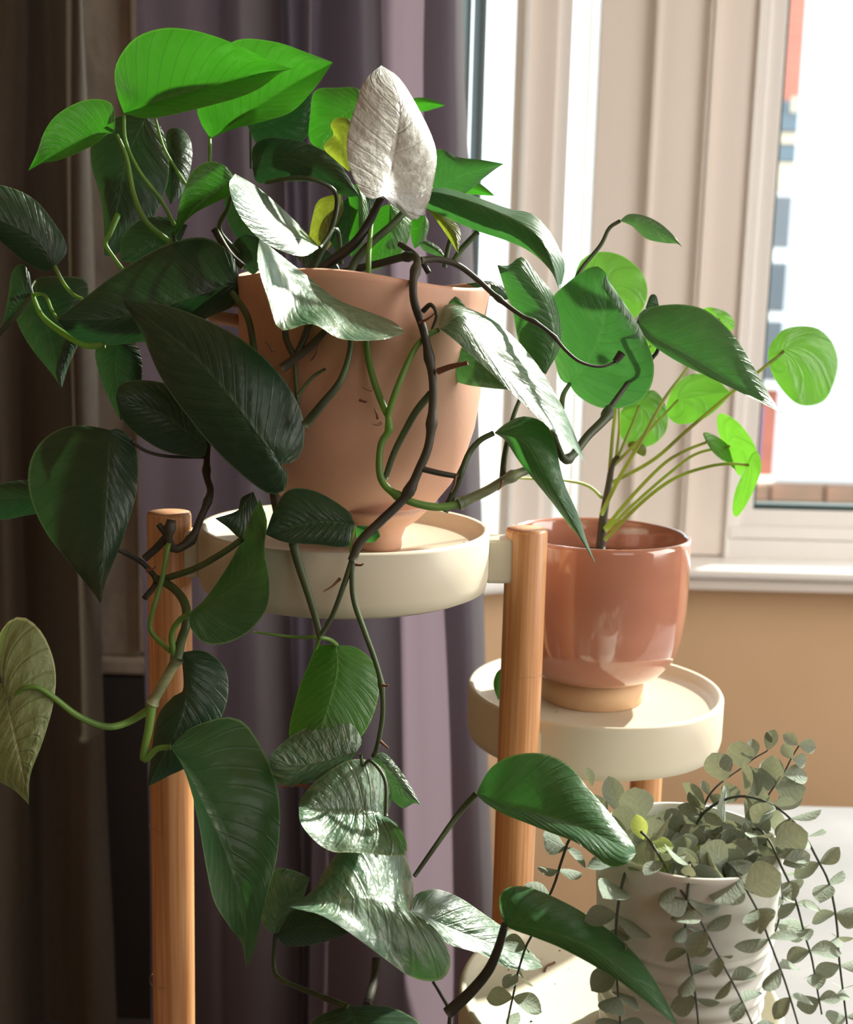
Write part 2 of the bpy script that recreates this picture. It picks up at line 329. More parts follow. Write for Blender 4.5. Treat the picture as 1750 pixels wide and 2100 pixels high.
# under the sills
sbox('wall_front', cx0, 2.6, 1.97, 2.12, 0, Z_SILL-0.02, M['wall'])
bl = 0.90
sbox('wall_front_left', cx0-bl, cx0+0.02, 1.97, 2.12, 0, Z_SILL-0.02, M['wall'], rz=A25, piv=(cx0, 1.97, 0))
sbox('wall_front_upper', cx0, 2.6, 1.97, 2.12, 2.5, ZT, M['wall'])
sbox('wall_front_upper_left', cx0-bl, cx0+0.02, 1.97, 2.12, 2.5, ZT, M['wall'], rz=A25, piv=(cx0, 1.97, 0))
jl = PY(168, 300, 1.66).x
sbox('wall_side_left', -2.6, jl, 1.60, 1.72, 0, ZT, M['wall'])
sbox('trim_left', jl-0.02, jl+0.085, 1.585, 1.70, PY(220, 1345, 1.585).z, ZT, M['plast'], bev=0.004)
sbox('trim_left_foot', jl-0.03, jl+0.14, 1.575, 1.70, PY(220, 1385, 1.575).z, PY(220, 1345, 1.585).z, M['plast'], bev=0.006)
sbox('trim_inner_left', jl+0.084, jl+0.12, 1.578, 1.72, PY(260, 1330, 1.6).z, ZT, M['plast'], bev=0.003)
sbox('wall_right_of_window', 2.25, 2.6, 1.97, 2.12, 0, ZT, M['wall'])

sbox('wall_shade_left', jl-0.06, jl+0.20, 1.580, 1.60, 0, PY(220, 1386, 1.583).z, M['dark'], bev=0.004)  # dark sheet over the tan wall, standing for its shade
def member(name, px0, px1, Y, thk, parent, material='paint', py=300, z0=None, z1=2.5, bev=0.002):
    x0, x1 = PY(px0, py, Y).x, PY(px1, py, Y).x
    return box(name, x0, x1, Y, Y+thk, Z_SILL if z0 is None else z0, z1, M[material], parent, bev)
# bay post between the two windows, a stack of upright mouldings
post = thing('trim_post', '', '', (0.5, 2.0, Z_SILL)); del post['label']; del post['category']; struct(post)
member('upright', 1221, 1338, 1.985, 0.12, post)
member('upright', 1333, 1345, 1.972, 0.13, post)
member('upright', 1344, 1448, 1.980, 0.12, post)
member('bead', 1443, 1449, 1.970, 0.02, post); member('bead', 1451, 1457, 1.968, 0.02, post)
member('bead', 1200, 1205, 1.99, 0.03, post, 'upvc')
member('upright', 1050, 1072, 1.93, 0.09, post, 'paint')
member('bead', 1069, 1081, 1.918, 0.03, post, 'wpaint')
member('upright', 1080, 1138, 1.94, 0.10, post, 'paint')
member('upright', 1134, 1166, 1.952, 0.08, post, 'upvc')

# right hand window
w2 = thing('window_2', '', '', (1.2, 2.03, Z_SILL)); del w2['label']; del w2['category']; struct(w2)
YF = 1.99
member('frame_upright', 1456, 1543, YF, 0.09, w2, 'paint')
member('bead', 1540, 1547, YF-0.006, 0.02, w2, 'upvc')
zb = lambda py, Y: PY(1600, py, Y).z
member('sash_upright', 1547, 1566, YF+0.004, 0.07, w2, 'upvc', z0=zb(1108, YF))
member('sash_upright', 1563, 1597, YF+0.012, 0.06, w2, 'upvc', z0=zb(1052, YF))
xl = PY(1597, 300, YF+0.015).x
xs = PY(1550, 300, YF).x; xr = 2.25
member('gasket', 1596, 1602, YF+0.016, 0.03, w2, 'gask', z0=zb(1045, YF))
box('frame_rail', PY(1540, 300, YF).x, xr, YF, YF+0.09, Z_SILL-0.01, zb(1108, YF), M['upvc'], w2, 0.002)
box('sash_rail', xs, xr, YF+0.002, YF+0.07, zb(1107, YF), zb(1082, YF), M['upvc'], w2, 0.003)
box('sash_rail', PY(1564, 300, YF).x, xr, YF+0.010, YF+0.065, zb(1084, YF), zb(1048, YF), M['upvc'], w2, 0.003)
box('gasket', xl, xr, YF+0.016, YF+0.045, zb(1048, YF), zb(1034, YF+.016), M['gask'], w2, 0.001)
box('frame_head', PY(1456, 300, YF).x, xr, YF, YF+0.09, 2.42, 2.51, M['upvc'], w2, 0.002)
box('frame_upright', xr-0.07, xr, YF, YF+0.09, Z_SILL, 2.45, M['upvc'], w2, 0.002)
box('pane', xl-0.005, xr, YF+0.036, YF+0.040, zb(1040, YF), 2.45, M['glass'], w2)
# left hand window, seen at a slant
w1 = thing('window_1', '', '', (0.0, 1.9, Z_SILL)); del w1['label']; del w1['category']; struct(w1)
def lbox(name, a, b, off, thk, z0, z1, material, bev=0.002):      # a..b metres along the slanting wall from the corner
    x1 = PY(1052, 300, 1.94).x
    o = box(name, x1-b, x1-a, 1.945+off, 1.945+off+thk, z0, z1, M[material], w1, bev, rz=A25, piv=(x1, 1.945, 0)); return o
LZ = Z_SILL
lbox('pane', 0.0, 0.44, 0.03, 0.004, LZ+0.02, 2.45, 'glass', 0)
lbox('gasket', 0.050, 0.060, 0.0, 0.03, LZ+.02, 2.45, 'gask'); lbox('glazing_bar', 0.073, 0.081, 0.005, 0.03, LZ+.02, 2.45, 'gask')
lbox('frame_upright', 0.44, 0.50, 0.0, 0.07, LZ, 2.45, 'upvc')
lbox('frame_rail', -0.01, 0.50, 0.0, 0.07, LZ-0.02, LZ+0.03, 'upvc'); lbox('frame_head', -0.01, 0.50, 0.0, 0.07, 2.42, 2.51, 'upvc')
xw = PY(1052, 300, 1.94).x
sbox('wall_light_block', xw-0.92, xw-0.495, 1.945, 2.03, 0, ZT, M['wall'], rz=A25, piv=(xw, 1.945, 0))  # unseen wall added to keep light off the curtain's left part
x1160, x1212 = PY(1160, 300, 1.97).x, PY(1216, 300, 1.99).x
box('side_pane', x1160-0.01, x1212+0.01, 2.02, 2.024, LZ, 2.45, M['glass'], w1)
# sills
sbox('trim_sill', cx0-0.01, 2.4, 1.885, 2.03, PY(1600, 1192, 1.885).z, Z_SILL-0.002, M['upvc'], bev=0.006)
sbox('trim_sill_edge', cx0-0.01, 2.4, 1.90, 1.97, PY(1600, 1215, 1.90).z, PY(1600, 1196, 1.885).z, M['paint'], bev=0.004)
sbox('trim_sill_left', cx0-0.62, cx0+0.01, 1.885, 2.03, PY(1600, 1192, 1.885).z, Z_SILL-0.002, M['upvc'], bev=0.006, rz=A25, piv=(cx0, 1.93, 0))

# ------------------------------------------------------------ outdoors
sbox('ground_outside', -8, 14, 2.3, 30, -0.9, -0.8, M['pave'])
hz = thing('neighbour_house', 'red roofed brick house with cream lintel and dark gutters beyond the white wall', 'house', (6.5, 12, -0.8))
def hpx(px, py, Y=12.0): return PY(px, py, Y)
hx0, hx1 = 1.5, 9.0
box('wall', hx0, hx1, 12.05, 12.5, -0.8, hpx(1630, 392).z, M['brick'], hz)
zt0 = hpx(1640, 212).z
roof = box('roof', hx0, hx1, 11.95, 12.6, hpx(1640, 340).z, zt0, M['brick'], hz)
for i in range(16):                                      # courses of roof tiles, each leaning back on the one below
    o = box('roof_course', hx0, hx1, 11.92+i*0.05, 12.02+i*0.05, zt0+i*0.115, zt0+0.125+i*0.115, M['brick'], hz, 0.01)
box('gutter', hx0, hx1, 11.80, 11.94, hpx(1630, 275).z, hpx(1630, 240).z, M['slate'], hz, 0.01)
box('flashing', hx0, hx1, 11.86, 11.97, hpx(1630, 242).z, hpx(1630, 212).z, M['slate'], hz, 0.01)
box('fascia', hx0, hx1, 11.84, 11.96, hpx(1630, 300).z, hpx(1630, 276).z, M['stone'], hz, 0.01)
box('dark_board', hx0, hx1, 11.86, 11.96, hpx(1630, 335).z, hpx(1630, 301).z, M['slate'], hz, 0.01)  # dark blue grey band below the fascia
box('lintel', hx0, hx1, 11.88, 12.05, hpx(1630, 392).z, hpx(1630, 336).z, M['stone'], hz, 0.01)
box('drain_pipe', hpx(1608, 230).x, hpx(1617, 230).x, 11.72, 11.80, hpx(1630, 240).z, hpx(1630, 208).z, M['stone'], hz, 0.01)
fx0, fx1 = hpx(1560, 600).x, hpx(1640, 600).x
wf = box('window_frame', fx0, fx1+0.1, 11.93, 12.04, hpx(1630, 800).z, hpx(1630, 390).z, M['wpaint'], hz, 0.01)
for a, b in ((405, 510), (540, 640), (660, 780)):
    box('pane', fx0+0.06, hpx(1606, 600).x, 11.92, 11.935, hpx(1630, b).z, hpx(1630, a).z, M['dpane'], hz)
bn = box('bin', hpx(1545, 840, 9).x, hpx(1568, 840, 9).x, 9.0, 9.5, -0.8, hpx(1570, 830, 9).z, M['blue'], None, 0.03)
tag(bn, 'small blue bin standing at the foot of the brick house outside', 'bin')
# white rendered wall on a low brick plinth
wx0 = PY(1637, 300, 5.0).x; wz0 = PY(1700, 992, 5.0).z
gwall = thing('garden_wall', 'tall white rendered wall on brown brick base outside the window', 'wall', (3.0, 5.2, -0.8))
box('render_panel', wx0, 7.5, 5.0, 5.04, wz0, 2.7, M['rend'], gwall, 0.01)
box('mortar_core', wx0-0.35, 7.5, 5.02, 5.25, -0.8, wz0-0.004, M['mort'], gwall)
bme = None
for r in range(5):
    z1 = wz0-0.006-r*0.078
    for c in range(14):
        x = wx0-0.36+c*0.228+(0.11 if r % 2 else 0)
        if bme is None:
            bo = box('brick', -0.107, 0.107, -0.05, 0.05, -0.034, 0.034, M['brickb'], None, 0.006); bme = bo.data; bo.parent = gwall
        else:
            bo = bpy.data.objects.new('brick', bme); C.objects.link(bo); bo.parent = gwall
        bo.location = Vector((x, 5.03+rnd.uniform(-.004, .004), z1-0.036))-Vector(gwall.location)

# ------------------------------------------------------------ curtains
def curtain(name, top, bot, Ybase, material, label, ztop, zbot, amp=0.011):
    "folds as plan curves (pixel x, cm nearer or further) at two heights"
    n = 216; rows = 40
    T = [Vector((PY(x, 40, Ybase).x, Ybase+c*amp, 0)) for x, c in top]; T = [cr(T, i/n) for i in range(n+1)]
    B = [Vector((PY(x, 1950, Ybase).x, Ybase+c*amp, 0)) for x, c in bot]; B = [cr(B, i/n) for i in range(n+1)]
    zt, zb_ = PY(600, 40, Ybase).z, PY(600, 1950, Ybase).z
    v, f = [], []
    for i in range(rows+1):
        z = ztop+(zbot-ztop)*i/rows; q = max(-0.25, min(1.3, (zt-z)/(zt-zb_)))
        for j in range(n+1):
            p = T[j].lerp(B[j], q) if 0 <= q <= 1 else (T[j] if q < 0 else B[j])
            v.append(Vector((p.x+0.003*math.sin(z*5+j*.1), p.y+0.004*math.sin(z*7+j*0.15), z)))
    for i in range(rows):
        for j in range(n): f.append((i*(n+1)+j, i*(n+1)+j+1, (i+1)*(n+1)+j+1, (i+1)*(n+1)+j))
    o = link(name, pydata(name, v, f), M[material]); tag(o, label, 'curtain'); return o
curtain('curtain',
    [(243, 6), (262, 3), (300, 2), (380, 3), (440, 1), (480, -2), (512, -3), (536, -1), (550, 2), (553, 5), (547, 8), (560, 6), (585, 4), (608, 5), (620, 8), (634, 6), (670, 2), (710, -1), (745, -2), (768, 0), (780, 4), (776, 8), (790, 7), (830, 3), (880, 0), (920, -1), (942, 1), (950, 4)],
    [(272, 6), (300, 3), (350, 2), (430, 4), (470, 1), (510, -1), (550, -1), (580, 1), (596, 4), (600, 6), (596, 8), (606, 6), (612, 5), (618, 5), (624, 7), (634, 5), (680, 1), (740, -2), (790, -2), (820, 1), (834, 5), (829, 9), (842, 7), (885, 3), (940, 0), (985, -1), (1014, 1), (1026, 4)],
    1.33, 'curt', 'long mauve grey curtain hanging in deep folds behind the plant stand', 2.6, 0.03, 0.013)
curtain('curtain',
    [(-420, 0), (-340, -3), (-280, 3), (-200, -3), (-120, 3), (-60, 0), (0, -3), (38, -3), (60, 2), (90, 3), (130, 1), (158, -1), (166, 1)],
    [(-420, 0), (-340, -3), (-280, 3), (-200, -3), (-120, 3), (-60, 0), (-10, -4), (30, -4), (55, 1), (75, 4), (110, 3), (150, 1), (185, 0), (226, 2)],
    1.49, 'curt2', 'dark taupe curtain hanging at the far side beside the plaster strip', 2.6, 0.03, 0.010)

# ------------------------------------------------------------ side table
tb = thing('side_table', 'low table with a pale mottled grey top under the window sill', 'table', (0.7, 1.1, 0))
tz = PY(1690, 1648, 1.42).z
box('table_top', 0.30, 1.15, 0.72, 1.42, tz-0.03, tz, M['table'], tb, 0.01)
for x in (0.33, 1.10):
    for y in (0.76, 1.37): box('leg', x, x+0.04, y, y+0.04, 0, tz-0.03, M['wpaint'], tb, 0.003)

# ------------------------------------------------------------ plant stand
PA, PB, PC = P(708, 1076, 0.900), P(1220, 1405, 1.03), P(1270, 2030, 0.815)
st = thing('plant_stand', 'three tier plant stand with cream round trays on bamboo legs', 'plant stand', (PB.x-0.05, 0.93, 0))
LEG = 0.0160
def leg(px, py_top, Y, r=LEG):
    t = PY(px, py_top, Y); o = lathe('leg', [(r, 0), (r*1.01, t.z*0.25), (r*0.985, t.z*0.5), (r*1.0, t.z*0.8), (r*0.985, t.z-0.002), (r*0.93, t.z)], t.x, Y, M['bam'], st, 40)
    c = lathe('leg_end', [(r*0.93, t.z-0.001), (r*0.93, t.z+0.0004), (0.0001, t.z+0.0005)], t.x, Y, M['bame'], o, 40)
    c.location = -Vector((0, 0, 0)); 
    for v_ in c.data.vertices: v_.co = v_.co
    c.parent = o; return t, o
def nicks(px, pys, Y, parent, R):
    for py in pys:
        c = PY(px, py, Y); v, f = [], []
        for k in range(24):
            a = math.tau*k/24; w = 0.0004+0.0003*math.sin(k*2.3)
            for z, rr in ((-w, R*0.999), (0, R*1.010), (w, R*0.999)): v.append(Vector((c.x+rr*math.cos(a), Y+rr*math.sin(a), c.z+z+0.0006*math.sin(k*1.7))))
        for k in range(24):
            k2 = (k+1) % 24
            for q in (0, 1): f.append((k*3+q, k2*3+q, k2*3+q+1, k*3+q+1))
        link('bamboo_node', pydata('bamboo_node', rel(v, parent), f), M['bame'], parent)
def tray(c, R, name='tray'):
    z = c.z; h = 0.047
    prof = [(0.0001, z-h), (R*0.90, z-h), (R*0.985, z-h+0.004), (R, z-h+0.012), (R, z-0.003), (R-0.0018, z), (R-0.0045, z-0.001), (R-0.0065, z-0.007), (R-0.012, z-0.0105), (0.0001, z-0.011)]
    return lathe(name, prof, c.x, c.y, M['tray'], st, 96)
RT = 0.1068
tray(PA, RT); tray(PB, RT); tray(PC, RT)
lt, lo = leg(347, 1051, 0.877, 0.0162)
rt, ro = leg(1081, 1085, 0.893, 0.0158)
bt, bo = leg(1331, 1500, 1.10, 0.0150)
nicks(350, (1690, 2005), 0.877, lo, 0.0161); nicks(1070, (1378,), 0.893, ro, 0.0157)
def bracket(p, q, z, hh=0.036):
    a, b = Vector((p.x, p.y, 0)), Vector((q.x, q.y, 0)); d = (b-a); L = d.length; d.normalize()
    s = a+d*(RT-0.003); e = b-d*0.010
    mid_ = (s+e)/2; ang = math.atan2(d.y, d.x); l2 = (e-s).length/2
    box('bracket', mid_.x-l2, mid_.x+l2, mid_.y-0.011, mid_.y+0.011, z-0.009-hh, z-0.009, M['tray'], st, 0.003, rz=ang, piv=(mid_.x, mid_.y, 0))
bracket(PA, lt, PA.z+0.004, 0.034); bracket(PA, rt, PA.z+0.002, 0.034); bracket(PB, rt, PB.z); bracket(PB, bt, PB.z); bracket(PC, rt, PC.z)

# ------------------------------------------------------------ terracotta pot with pothos
pz = PA.z-0.011
PX, PYc = P(738, 1000, 0.892).x, 0.885
po = thing('potted_pothos', 'terracotta pot with long trailing heart-leaved pothos on the top tray', 'potted plant', (PX, PYc, pz))
s9 = 0.892/F
def hz_(py): return PY(738, py, PYc).z
prof = [(0.0001, hz_(1078)), (95*s9, hz_(1078)), (118*s9, hz_(1062)), (150*s9, hz_(1030)), (186*s9, hz_(985)), (212*s9, hz_(930)), (230*s9, hz_(870)), (240*s9, hz_(800)), (244*s9, hz_(720)), (247*s9, hz_(660)), (252*s9, hz_(610)), (256*s9, hz_(585)), (255*s9, hz_(574)), (249*s9, hz_(572)), (243*s9, hz_(584)), (238*s9, hz_(640)), (228*s9, hz_(680)), (0.0001, hz_(690))]
def wob(r, z, a, i):
    if i < 9: return r*(1+0.012*math.sin(2*a+1)), z
    if i > 15: return r, z
    k = (i-8)/5 if i < 13 else 1
    return r*(1+0.012*math.sin(3*a)), z+0.0035*k*math.sin(3*a+0.6)-0.003*k*math.cos(a)
lathe('pot', prof, PX, PYc, M['terra'], po, 96, wob)
for ang in (-62, 62, 180):
    a = math.radians(ang); fxp, fyp = PX+0.034*math.cos(a), PYc+0.034*math.sin(a)
    lathe('pot_foot', [(0.0155, pz), (0.0165, pz+0.003), (0.016, pz+0.008), (0.019, pz+0.016), (0.026, pz+0.024), (0.032, pz+0.030)], fxp, fyp, M['terra'], po, 32)
lathe('soil', [(0.0001, hz_(600)), (150*s9, hz_(603)), (244*s9, hz_(612)), (240*s9, hz_(640))], PX, PYc, M['soil'], po, 48)
# lug of the pot
tube('pot_ear', [(500, 618, .885), (462, 616, .878), (436, 630, .872), (440, 648, .870), (470, 655, .875), (500, 660, .885)], 0.005, 0.005, M['terra'], po)

L_ = lambda *a, **k: leaf(po, *a, **k)
# -- crown, over the pot
L_('n', .850, .845, [(254,232),(320,208),(420,178),(520,152),(602,141)], [(240,192),(235,148),(248,112),(280,76),(332,58),(385,60),(440,74),(500,98),(560,128)], [(300,243),(360,234),(430,217),(490,200),(535,180),(575,150)], -2.2, -2.6)
L_('n', .900, .880, [(432,284),(500,236),(582,180),(683,128)], [(412,252),(405,215),(425,140),(480,84),(560,85),(630,108)], [(475,266),(540,249),(600,228),(648,178)], -1.0, -2.2)
L_('n', .850, .835, [(236,273),(192,275),(132,304),(58,350)], [(236,240),(228,212),(198,203),(160,210),(116,236),(90,272),(77,310)], [(220,276),(200,292),(160,314),(115,330),(90,334)], -1.2, -1.2)
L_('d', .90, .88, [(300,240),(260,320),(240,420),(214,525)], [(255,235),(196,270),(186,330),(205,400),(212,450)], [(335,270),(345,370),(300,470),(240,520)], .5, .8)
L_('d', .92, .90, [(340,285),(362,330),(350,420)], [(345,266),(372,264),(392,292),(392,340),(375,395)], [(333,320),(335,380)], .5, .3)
L_('n', .840, .825, [(480,362),(450,388),(405,425),(357,484)], [(462,340),(430,331),(395,352),(370,412)], [(478,396),(445,414),(400,437),(370,466)], -1.2, -1.2)
L_('v', 0.85, 0.8, [(656,508),(600,478),(545,436),(482,356)], [(635,484),(590,438),(530,385)], [(620,526),(560,507),(520,478),(486,432),(470,380)], 2.5, -2.5, quilt=.0004)
L_('v', 0.76, 0.77, [(532,488),(585,560),(680,625),(832,683)], [(562,512),(630,565),(690,612),(760,640),(808,660)], [(529,540),(550,612),(576,676),(640,664),(700,695),(780,697)], 1.8, -4.0, quilt=.0004)
L_('s', 0.79, 0.86, [(786,402),(806,330),(819,210),(782,134)], [(760,408),(735,385),(714,330),(713,278),(728,220),(748,165)], [(812,425),(848,452),(876,425),(893,355),(894,305),(868,240),(822,163)], -1.0, 2.0, quilt=.0005)
L_('g', .830, .800, [(855,392),(912,398),(996,424),(1080,465),(1120,510),(1148,596)], [(862,418),(924,450),(980,474),(1040,494),(1090,518),(1130,556)], [(905,385),(960,398),(1045,428),(1090,438),(1128,475),(1158,538),(1153,580)], .9, 1.8)
L_('g', .880, .860, [(880,395),(950,360),(1034,336)], [(875,340),(900,306),(940,322),(990,328)], [(905,408),(955,396),(992,366),(1018,346)], .3, .9)
L_('n', .89, .88, [(925,380),(970,388),(1016,402)], [(960,366),(990,380)], [(950,395),(985,400)], .2, .4)
L_('n', .93, .92, [(835,212),(870,210),(913,216)], [(855,200),(890,205)], [(865,228),(895,222)], .2, .5)
L_('n', .895, .890, [(742,210),(700,240),(652,306)], [(735,182),(690,180),(646,187),(636,240),(634,285)], [(750,260),(710,300),(672,308)], .6, .5)
L_('y', .870, .865, [(735,262),(705,290),(716,352)], [(712,242),(688,243),(678,258),(684,276),(664,302),(690,330)], [(745,300),(735,335)], .3, .3)
L_('d', .880, .860, [(518,345),(590,325),(665,355),(738,402)], [(520,300),(555,282),(625,292),(690,328)], [(530,375),(590,372),(650,375),(705,402)], .9, .6)
L_('d', .910, .900, [(512,268),(560,250),(605,220),(640,178)], [(505,240),(540,200),(600,170)], [(535,300),(600,300),(636,270),(642,220)], .5, .5)
L_('n', .865, .86, [(800,418),(800,470),(750,558)], [(778,430),(760,480),(752,520)], [(832,432),(844,465),(828,512),(790,545)], .6, .9)
L_('n', .88, .87, [(732,376),(738,440),(720,528)], [(714,392),(720,440),(716,490)], [(752,410),(752,470),(738,510)], .2, .3)
L_('n', .875, .87, [(872,440),(865,475),(850,510)], [(845,452),(843,485)], [(880,462),(870,495)], .3, .3)
L_('y', .85, .83, [(876,428),(918,462),(940,520)], [(915,440),(944,472)], [(898,456),(920,488)], .4, .2)
L_('v', .86, .85, [(858,498),(885,505),(914,528)], [(878,494),(902,508)], [(870,514),(895,524)], .2, .2)
L_('y', .880, .875, [(700,396),(668,450),(640,522)], [(655,410),(640,450),(634,495)], [(706,450),(680,500),(658,522)], .4, .4)
L_('d', .885, .875, [(770,400),(720,440),(690,520)], [(730,395),(690,430),(675,480)], [(765,440),(735,500)], .5, .5)
L_('d', .87, .86, [(385,462),(320,490),(248,535)], [(345,445),(290,450),(250,490)], [(360,510),(300,540)], .5, .5)
L_('d', .89, .88, [(470,380),(520,430),(560,500)], [(500,375),(550,420),(575,465)], [(460,420),(480,480),(525,510)], .5, .5)
L_('d', .86, .86, [(590,495),(640,520),(700,560)], [(620,490),(680,520)], [(600,520),(650,560)], .3, .3)
L_('d', .87, .87, [(500,480),(510,530),(520,565)], [(540,490),(545,535)], [(480,500),(490,540)], .3, .3)
# -- outer left side
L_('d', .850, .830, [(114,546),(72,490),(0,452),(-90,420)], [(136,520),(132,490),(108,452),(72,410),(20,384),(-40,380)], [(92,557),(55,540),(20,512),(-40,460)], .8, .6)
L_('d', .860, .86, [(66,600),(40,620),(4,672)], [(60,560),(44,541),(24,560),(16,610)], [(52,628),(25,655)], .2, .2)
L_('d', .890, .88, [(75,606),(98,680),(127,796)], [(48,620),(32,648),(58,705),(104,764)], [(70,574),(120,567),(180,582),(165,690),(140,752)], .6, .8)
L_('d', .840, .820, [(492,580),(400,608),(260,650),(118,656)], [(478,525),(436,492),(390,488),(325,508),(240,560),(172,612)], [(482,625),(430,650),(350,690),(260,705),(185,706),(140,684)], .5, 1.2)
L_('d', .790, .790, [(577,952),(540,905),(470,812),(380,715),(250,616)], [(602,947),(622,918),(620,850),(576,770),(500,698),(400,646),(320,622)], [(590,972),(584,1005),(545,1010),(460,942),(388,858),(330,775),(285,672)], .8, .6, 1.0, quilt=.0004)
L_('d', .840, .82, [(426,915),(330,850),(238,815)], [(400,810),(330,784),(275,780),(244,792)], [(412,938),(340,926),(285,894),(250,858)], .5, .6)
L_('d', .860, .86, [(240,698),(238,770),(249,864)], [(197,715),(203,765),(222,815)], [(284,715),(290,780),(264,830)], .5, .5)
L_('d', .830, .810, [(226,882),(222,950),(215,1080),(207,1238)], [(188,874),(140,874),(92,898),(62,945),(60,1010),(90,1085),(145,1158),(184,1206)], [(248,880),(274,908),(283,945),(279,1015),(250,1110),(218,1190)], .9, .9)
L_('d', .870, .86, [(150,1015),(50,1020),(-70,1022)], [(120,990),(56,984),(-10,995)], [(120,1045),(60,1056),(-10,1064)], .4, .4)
L_('l', .800, .785, [(8,1400),(24,1480),(44,1570),(59,1650)], [(-12,1340),(10,1282),(47,1265),(88,1300),(113,1368),(110,1440),(86,1526),(62,1590)], [(-30,1420),(-45,1520),(-15,1590),(26,1618),(48,1638)], .6, .9, quilt=.0004)
# -- hanging by the bamboo leg
L_('g', 0.79, 0.785, [(392,1256),(445,1226),(500,1190),(532,1140),(545,1080),(533,1024)], [(422,1226),(455,1180),(487,1125),(512,1065)], [(388,1280),(410,1313),(450,1322),(505,1300),(546,1250),(552,1195),(542,1130),(548,1070)], 2.0, -1.2)
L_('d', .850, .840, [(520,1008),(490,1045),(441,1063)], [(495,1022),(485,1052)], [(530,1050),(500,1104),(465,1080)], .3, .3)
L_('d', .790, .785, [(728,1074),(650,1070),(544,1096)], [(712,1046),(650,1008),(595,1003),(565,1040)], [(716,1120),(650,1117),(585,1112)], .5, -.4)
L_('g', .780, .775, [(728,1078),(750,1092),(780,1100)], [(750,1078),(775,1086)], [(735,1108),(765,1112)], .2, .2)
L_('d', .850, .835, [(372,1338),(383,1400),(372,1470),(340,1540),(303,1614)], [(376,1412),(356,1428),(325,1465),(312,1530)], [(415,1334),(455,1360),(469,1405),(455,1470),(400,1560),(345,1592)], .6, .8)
L_('g', 0.8, 0.785, [(350,1532),(392,1598),(424,1662),(456,1726),(482,1800),(502,1880),(505,1985)], [(372,1566),(392,1622),(408,1690),(424,1782),(440,1850),(472,1902),(496,1936)], [(385,1497),(424,1480),(468,1470),(508,1488),(552,1562),(570,1620),(575,1680),(568,1760),(548,1834),(535,1892),(521,1950)], -3.5, 1.5, 1.0, quilt=.0004)
# -- lower middle
L_('n', .810, .790, [(690,1322),(690,1380),(672,1450),(640,1548)], [(652,1326),(632,1365),(608,1430),(594,1515)], [(730,1328),(766,1358),(779,1400),(768,1460),(740,1512),(690,1545)], .8, .8)
L_('v', .790, .785, [(732,1542),(660,1562),(600,1570),(552,1548)], [(742,1520),(730,1494),(706,1476),(676,1474),(640,1486),(592,1514)], [(705,1576),(645,1602),(590,1614),(558,1590)], .9, .4, quilt=.0005)
L_('v', 0.785, 0.765, [(792,1674),(760,1667),(680,1664),(613,1657)], [(803,1640),(800,1605),(788,1578),(760,1560),(720,1558),(680,1578),(640,1610),(616,1640)], [(818,1694),(833,1725),(828,1755),(770,1752),(720,1748),(684,1747),(650,1728),(618,1690)], 1.5, -3.0, quilt=.0004)
L_('v', .800, .79, [(766,1550),(800,1600),(835,1625),(864,1652)], [(788,1544),(816,1572),(846,1618)], [(775,1590),(800,1634),(826,1657),(850,1647)], .3, .5)
L_('v', 0.765, 0.73, [(842,1870),(812,1854),(740,1842),(660,1850),(592,1859)], [(849,1850),(846,1802),(832,1758),(804,1726),(772,1714),(732,1719),(696,1746),(668,1782),(644,1822),(616,1846)], [(872,1886),(905,1920),(924,1965),(915,2002),(885,2013),(840,2002),(800,1974),(752,1938),(696,1898),(652,1874),(616,1866)], 3.5, -3.0, .6, quilt=.0005)
L_('v', 0.765, 0.8, [(846,1868),(930,1905),(1030,1945),(1114,1984)], [(850,1838),(872,1826),(900,1824),(942,1840),(990,1872),(1040,1908),(1090,1952)], [(852,1888),(882,1906),(920,1936),(985,1956),(1040,1984),(1085,1990)], 2.5, -1.5, quilt=.0004)
L_('d', .800, .79, [(568,1918),(640,1900),(716,1912)], [(600,1868),(660,1862)], [(585,1938),(625,1940),(680,1928)], .4, .4)
L_('v', .805, .80, [(565,1918),(580,1860),(636,1800)], [(538,1892),(546,1834),(564,1784),(600,1784)], [(590,1890),(622,1840)], .5, .3)
L_('d', .74, .70, [(716,2064),(745,2140),(780,2260)], [(680,2072),(634,2100),(620,2170),(690,2230)], [(780,2062),(828,2076),(868,2110),(860,2180)], .5, .5)
L_('g', 0.8, 0.715, [(978,1627),(1030,1648),(1110,1670),(1200,1700),(1305,1750)], [(990,1600),(1012,1570),(1050,1550),(1094,1544),(1134,1551),(1174,1576),(1206,1616),(1238,1652),(1272,1694),(1298,1728)], [(990,1643),(1030,1668),(1080,1688),(1130,1708),(1182,1728),(1218,1754),(1252,1777),(1286,1772)], 1.5, -1.8, .5, quilt=.0004)
L_('g', 0.745, 0.68, [(1036,1896),(1110,1908),(1190,1932),(1262,1978),(1330,2036),(1392,2106)], [(1027,1872),(1024,1842),(1038,1821),(1070,1817),(1110,1828),(1170,1856),(1222,1888),(1270,1924),(1310,1964),(1342,2008),(1372,2062)], [(1050,1906),(1095,1922),(1150,1944),(1210,1976),(1270,2012),(1318,2048),(1358,2080)], 2.2, -0.5, .8, quilt=.0003)
